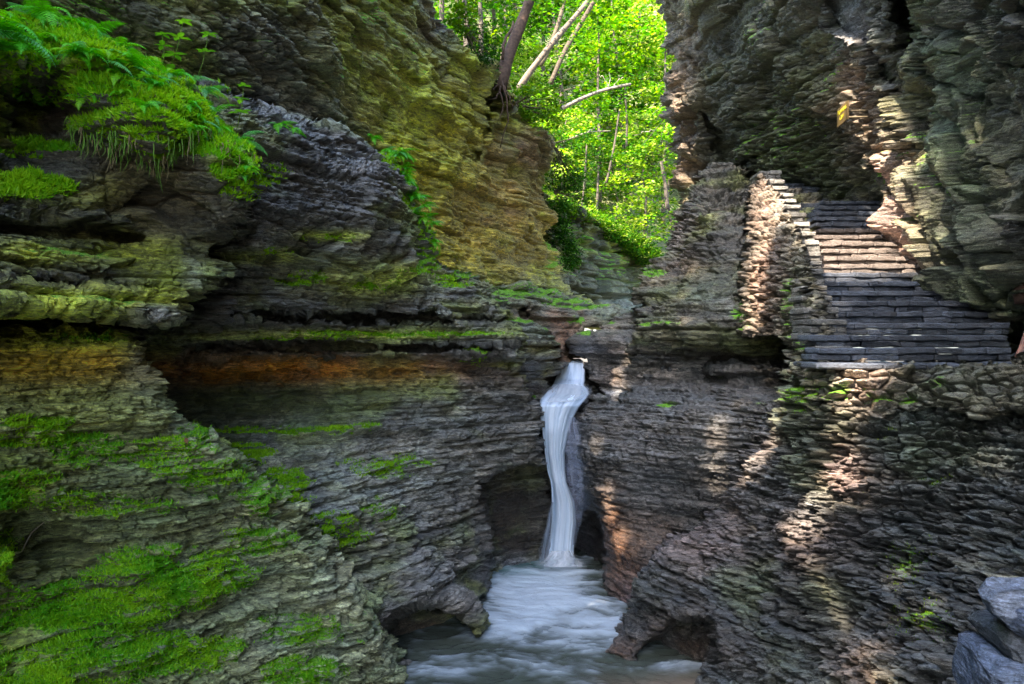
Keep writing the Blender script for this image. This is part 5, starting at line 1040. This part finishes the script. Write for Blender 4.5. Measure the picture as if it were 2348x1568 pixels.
    for (z, r, dx) in ((1.755, .02, 0), (1.74, .07, 0), (1.70, .098, -.006), (1.64, .102, -.02), (1.57, .09, -.035), (1.48, .075, -.05), (1.36, .07, -.06), (1.30, .03, -.06)):
        for j in range(n):
            a = 2*math.pi*j/n; vs.append((.30+dx+r*math.cos(a)*(1 if math.cos(a) < .3 or z > 1.66 else .55), r*math.sin(a)*.95, z))
    m.add(vs, [(i*n+j, i*n+(j+1) % n, (i+1)*n+(j+1) % n, (i+1)*n+j) for i in range(7) for j in range(n)]); o = m.build('hair', simple_material('brown_hair', (.08, .04, .02), .6, .3, 60), root); o.location = (fx-6.72, 0, 0)
    # sandal with a dark ankle strap
    dk = simple_material('dark_strap', (.03, .025, .025), .6)
    for (ax, ay) in ((-.02, -.09), (.47, .09)):
        m = MB(); m.tube([(ax+.042*math.cos(t), ay+.042*math.sin(t), .085+.012*math.cos(t)) for t in np.linspace(0, 2*math.pi, 14)], .006, 6)
        vs = [(ax-.075, ay-.035, -.006), (ax+.20, ay-.05, -.006), (ax+.20, ay+.035, -.006), (ax-.075, ay+.035, -.006), (ax-.075, ay-.035, .012), (ax+.20, ay-.05, .010), (ax+.20, ay+.035, .010), (ax-.075, ay+.035, .012)]
        m.add(vs, [(0, 1, 2, 3), (4, 5, 6, 7), (0, 1, 5, 4), (1, 2, 6, 5), (2, 3, 7, 6), (3, 0, 4, 7)]); o = m.build('sandal', dk, root, smooth=False); o.location = (fx-6.72, 0, 0)
    tag(root, 'person in brown skirt and sandals walking out at the right edge', 'person')
person()
# ---------------------------------------------------------------- fallen leaves and a twig
def fallen(px, py, M, col, s, lab):
    p, n_ = at(M, px, py); m = MB(); d = np.array([.3, .2, -1.]); leaf_shape(m, np.zeros(3)-d*s*.4, d, s*.42, s, np.array(col), nz=tuple(n_)); o = m.build('leaf', M_LEAF, smooth=False); o.location = tuple(p+n_*.05); tag(o, lab, 'leaf')
fallen(2097, 1447, R_, (.12, .50, .03), .075, 'single green leaf lying on the dark right slope')
fallen(2226, 1216, R_, (.30, .07, .03), .09, 'single rust-red leaf caught on the right slope')
fallen(410, 1655/1.636, B_, (.42, .20, .12), .07, 'small dead brown leaf on the left rock')
p, n_ = at(B_, 95, 1265)
m = MB(); m.tube([p+n_*.03, p+n_*.06+np.array([.10, 0, .14]), p+n_*.08+np.array([.22, 0, .22]), p+n_*.08+np.array([.27, 0, .22])], [.008, .006, .005, .003], 6, (.40, .33, .25)); tag(m.build('twig', M_BARK), 'bare forked twig in the dark hollow, lower left', 'twig')
# ---------------------------------------------------------------- unseen tree added to shade the gorge, its crown gaps cut for sun patches
SUN = (-.46, -.52, .74)
def shade_tree():
    s = np.array(SUN); s = s/np.linalg.norm(s); a = np.cross(s, [0, 0, 1]); a /= np.linalg.norm(a); b = np.cross(s, a)
    pts = np.concatenate([np.concatenate([m[1][m[6] > 0][::40] for m in v]) for v in MASSES.values()])
    pts = pts[(pts[:, 2] < 7.5) & (pts[:, 1] < 26)]
    g = np.stack(np.meshgrid(np.arange(-5, 7.1, .3), np.arange(-1, 9, .3), [-4.2, -2, 0.]), -1).reshape(-1, 3); pts = np.concatenate([pts, g])
    A, B = pts@a, pts@b
    holes = []
    def hole(p, q, r): holes.append((np.array(pw(*p)), np.array(pw(*q)), r))
    hole((1875, 560, 14.4), (2060, 565, 14.4), .42); hole((1885, 596, 13.6), (2085, 606, 13.5), .42); hole((1890, 625, 13.1), (2100, 632, 13.0), .25)
    hole((1770, 405, 16.4), (1752, 560, 14.3), .21); hole((1752, 560, 14.3), (1750, 755, 13.7), .20); hole((1790, 430, 15.8), (1815, 460, 14.9), .2)
    hole((2055, 400, 14.2), (2070, 500, 13.7), .18); hole((2090, 540, 13.3), (2110, 610, 12.9), .32)
    hole((1940, 130, 14.6), (1975, 330, 15.0), .24)
    hole((1945, 868, 9.95), (2015, 868, 9.9), .17); hole((1965, 920, 9.9), (1950, 1010, 9.8), .16); hole((1950, 1040, 9.7), (1925, 1140, 9.6), .22)
    hole((1880, 1190, 9.7), (1830, 1270, 9.9), .18); hole((1775, 930, 10.9), (1720, 1060, 10.9), .13); hole((1645, 960, 12.8), (1635, 1100, 12.9), .04)
    hole((1690, 1090, 11.1), (1570, 1270, 11.6), .17); hole((1860, 1330, 9.4), (1900, 1440, 8.6), .10); hole((1940, 1530, 7.6), (1960, 1560, 7.3), .12)
    hole((1395, 1140, 14.1), (1390, 1160, 14.), .08); hole((1430, 1250, 13.7), (1425, 1270, 13.9), .07)
    hole((1400, 1480, 11.2), (1350, 1490, 11.2), .18); hole((1430, 1410, 12.2), (1450, 1400, 12.3), .15); hole((1275, 1010, 15.), (1270, 960, 15.), .10)
    hole((1535, 200, 21.3), (1560, 400, 22.6), .30); hole((1430, 800, 16.), (1430, 780, 16.), .10); hole((1405, 870, 15.9), (1410, 880, 15.8), .08)
    hole((1280, 740, 18), (1300, 770, 17.8), .15)
    hole((500, 130, 9.), (600, 260, 9.), .05); hole((900, 1120, 11.6), (1000, 1080, 12.5), .0)
    H = [(p@a, p@b, q@a, q@b, r) for p, q, r in holes if r > 0]
    a0, a1, b0, b1 = A.min()-.6, A.max()+.6, B.min()-.6, B.max()+.6
    # only where some of the gorge really lies
    gs = .5; na, nb_ = int((a1-a0)/gs)+2, int((b1-b0)/gs)+2
    occ = np.zeros((na+2, nb_+2), bool); occ[((A-a0)/gs).astype(int)+1, ((B-b0)/gs).astype(int)+1] = True
    o2 = occ.copy()
    for da in (-1, 0, 1):
        for db in (-1, 0, 1): o2 |= np.roll(np.roll(occ, da, 0), db, 1)
    n = int((a1-a0)*(b1-b0)*70)
    u = RNG.uniform(a0, a1, n); v = RNG.uniform(b0, b1, n)
    keep = o2[((u-a0)/gs).astype(int)+1, ((v-b0)/gs).astype(int)+1]
    for (pa_, pb_, qa, qb, r) in H:
        ea, eb = qa-pa_, qb-pb_; t = np.clip(((u-pa_)*ea+(v-pb_)*eb)/(ea*ea+eb*eb+1e-9), 0, 1)
        dd = np.hypot(u-pa_-t*ea, v-pb_-t*eb)
        keep &= dd > r*(1+.5*vnoise(u*3, v*3, u*0, 77))+.09
    u, v = u[keep], v[keep]
    c = u[:, None]*a+v[:, None]*b+s*(30+RNG.uniform(-2, 2, len(u)))[:, None]
    th = RNG.uniform(0, 2*np.pi, len(u)); ca = np.cos(th)[:, None]; sa = np.sin(th)[:, None]; z = .20*RNG.uniform(.8, 1.3, len(u))[:, None]
    e1 = a*ca+b*sa+s*RNG.normal(0, .3, len(u))[:, None]; e2 = b*ca-a*sa+s*RNG.normal(0, .3, len(u))[:, None]
    V = np.stack([c-e1*z, c+e2*z*.8, c+e1*z, c-e2*z*.8], 1).reshape(-1, 3)
    root = empty('unseen_shade_tree', (-16, -14, 9)); inv = mathutils_inv(root)
    mt = simple_material('shade_foliage', (.05, .12, .015), .7, .3, 3)
    mesh_np('crown', V, np.arange(len(V)).reshape(-1, 4), mt, smooth=False, parent=root).matrix_parent_inverse = inv
    m = MB(); cc = c.mean(0); m.tube([(-17, -16, 8), (-16.5, -15, 16), tuple(cc)], [.5, .35, .15], 10, (.1, .08, .06)); m.build('trunk', M_BARK, root).matrix_parent_inverse = inv
    tag(root, 'unseen tree added behind the camera, crown gaps cut for the sun patches', 'tree')
    print('SHADE leaves', len(u), 'area', a1-a0, b1-b0)
shade_tree()
# ---------------------------------------------------------------- camera, sun, sky
cam = bpy.data.cameras.new('camera'); co = bpy.data.objects.new('camera', cam); COL.objects.link(co)
cam.lens = 36*F/2347; cam.sensor_width = 36; co.rotation_euler = (math.radians(90), 0, 0); cam.clip_end = 600; cam.clip_start = .05
SC.camera = co
SC.render.engine = 'CYCLES'
w = bpy.data.worlds.new('World'); SC.world = w; w.use_nodes = True
nt = w.node_tree; bg = nt.nodes['Background']
sky = nt.nodes.new('ShaderNodeTexSky'); sky.sky_type = 'NISHITA'; sky.sun_disc = False; sky.air_density = 1.; sky.dust_density = 2.; sky.ozone_density = 1.
nt.links.new(sky.outputs[0], bg.inputs['Color']); bg.inputs['Strength'].default_value = .15
S = np.array(SUN); S = S/np.linalg.norm(S)
sky.sun_elevation = math.asin(S[2]); sky.sun_rotation = math.atan2(S[0], S[1])
sl = bpy.data.lights.new('sun', 'SUN'); so = bpy.data.objects.new('sun', sl); COL.objects.link(so)
sl.energy = 4.4; sl.angle = math.radians(.53); sl.color = (1, .82, .66)
import mathutils
so.rotation_euler = mathutils.Vector(S).to_track_quat('Z', 'Y').to_euler()
SC.view_settings.view_transform = 'Standard'; SC.view_settings.look = 'None'; SC.view_settings.exposure = 2.78; SC.view_settings.gamma = 1
SC.cycles.max_bounces = 5; SC.cycles.diffuse_bounces = 1; SC.cycles.transparent_max_bounces = 6
SC.cycles.use_denoising = True; SC.cycles.denoiser = 'OPENIMAGEDENOISE'; SC.cycles.denoising_prefilter = 'NONE'; SC.cycles.adaptive_threshold = .006
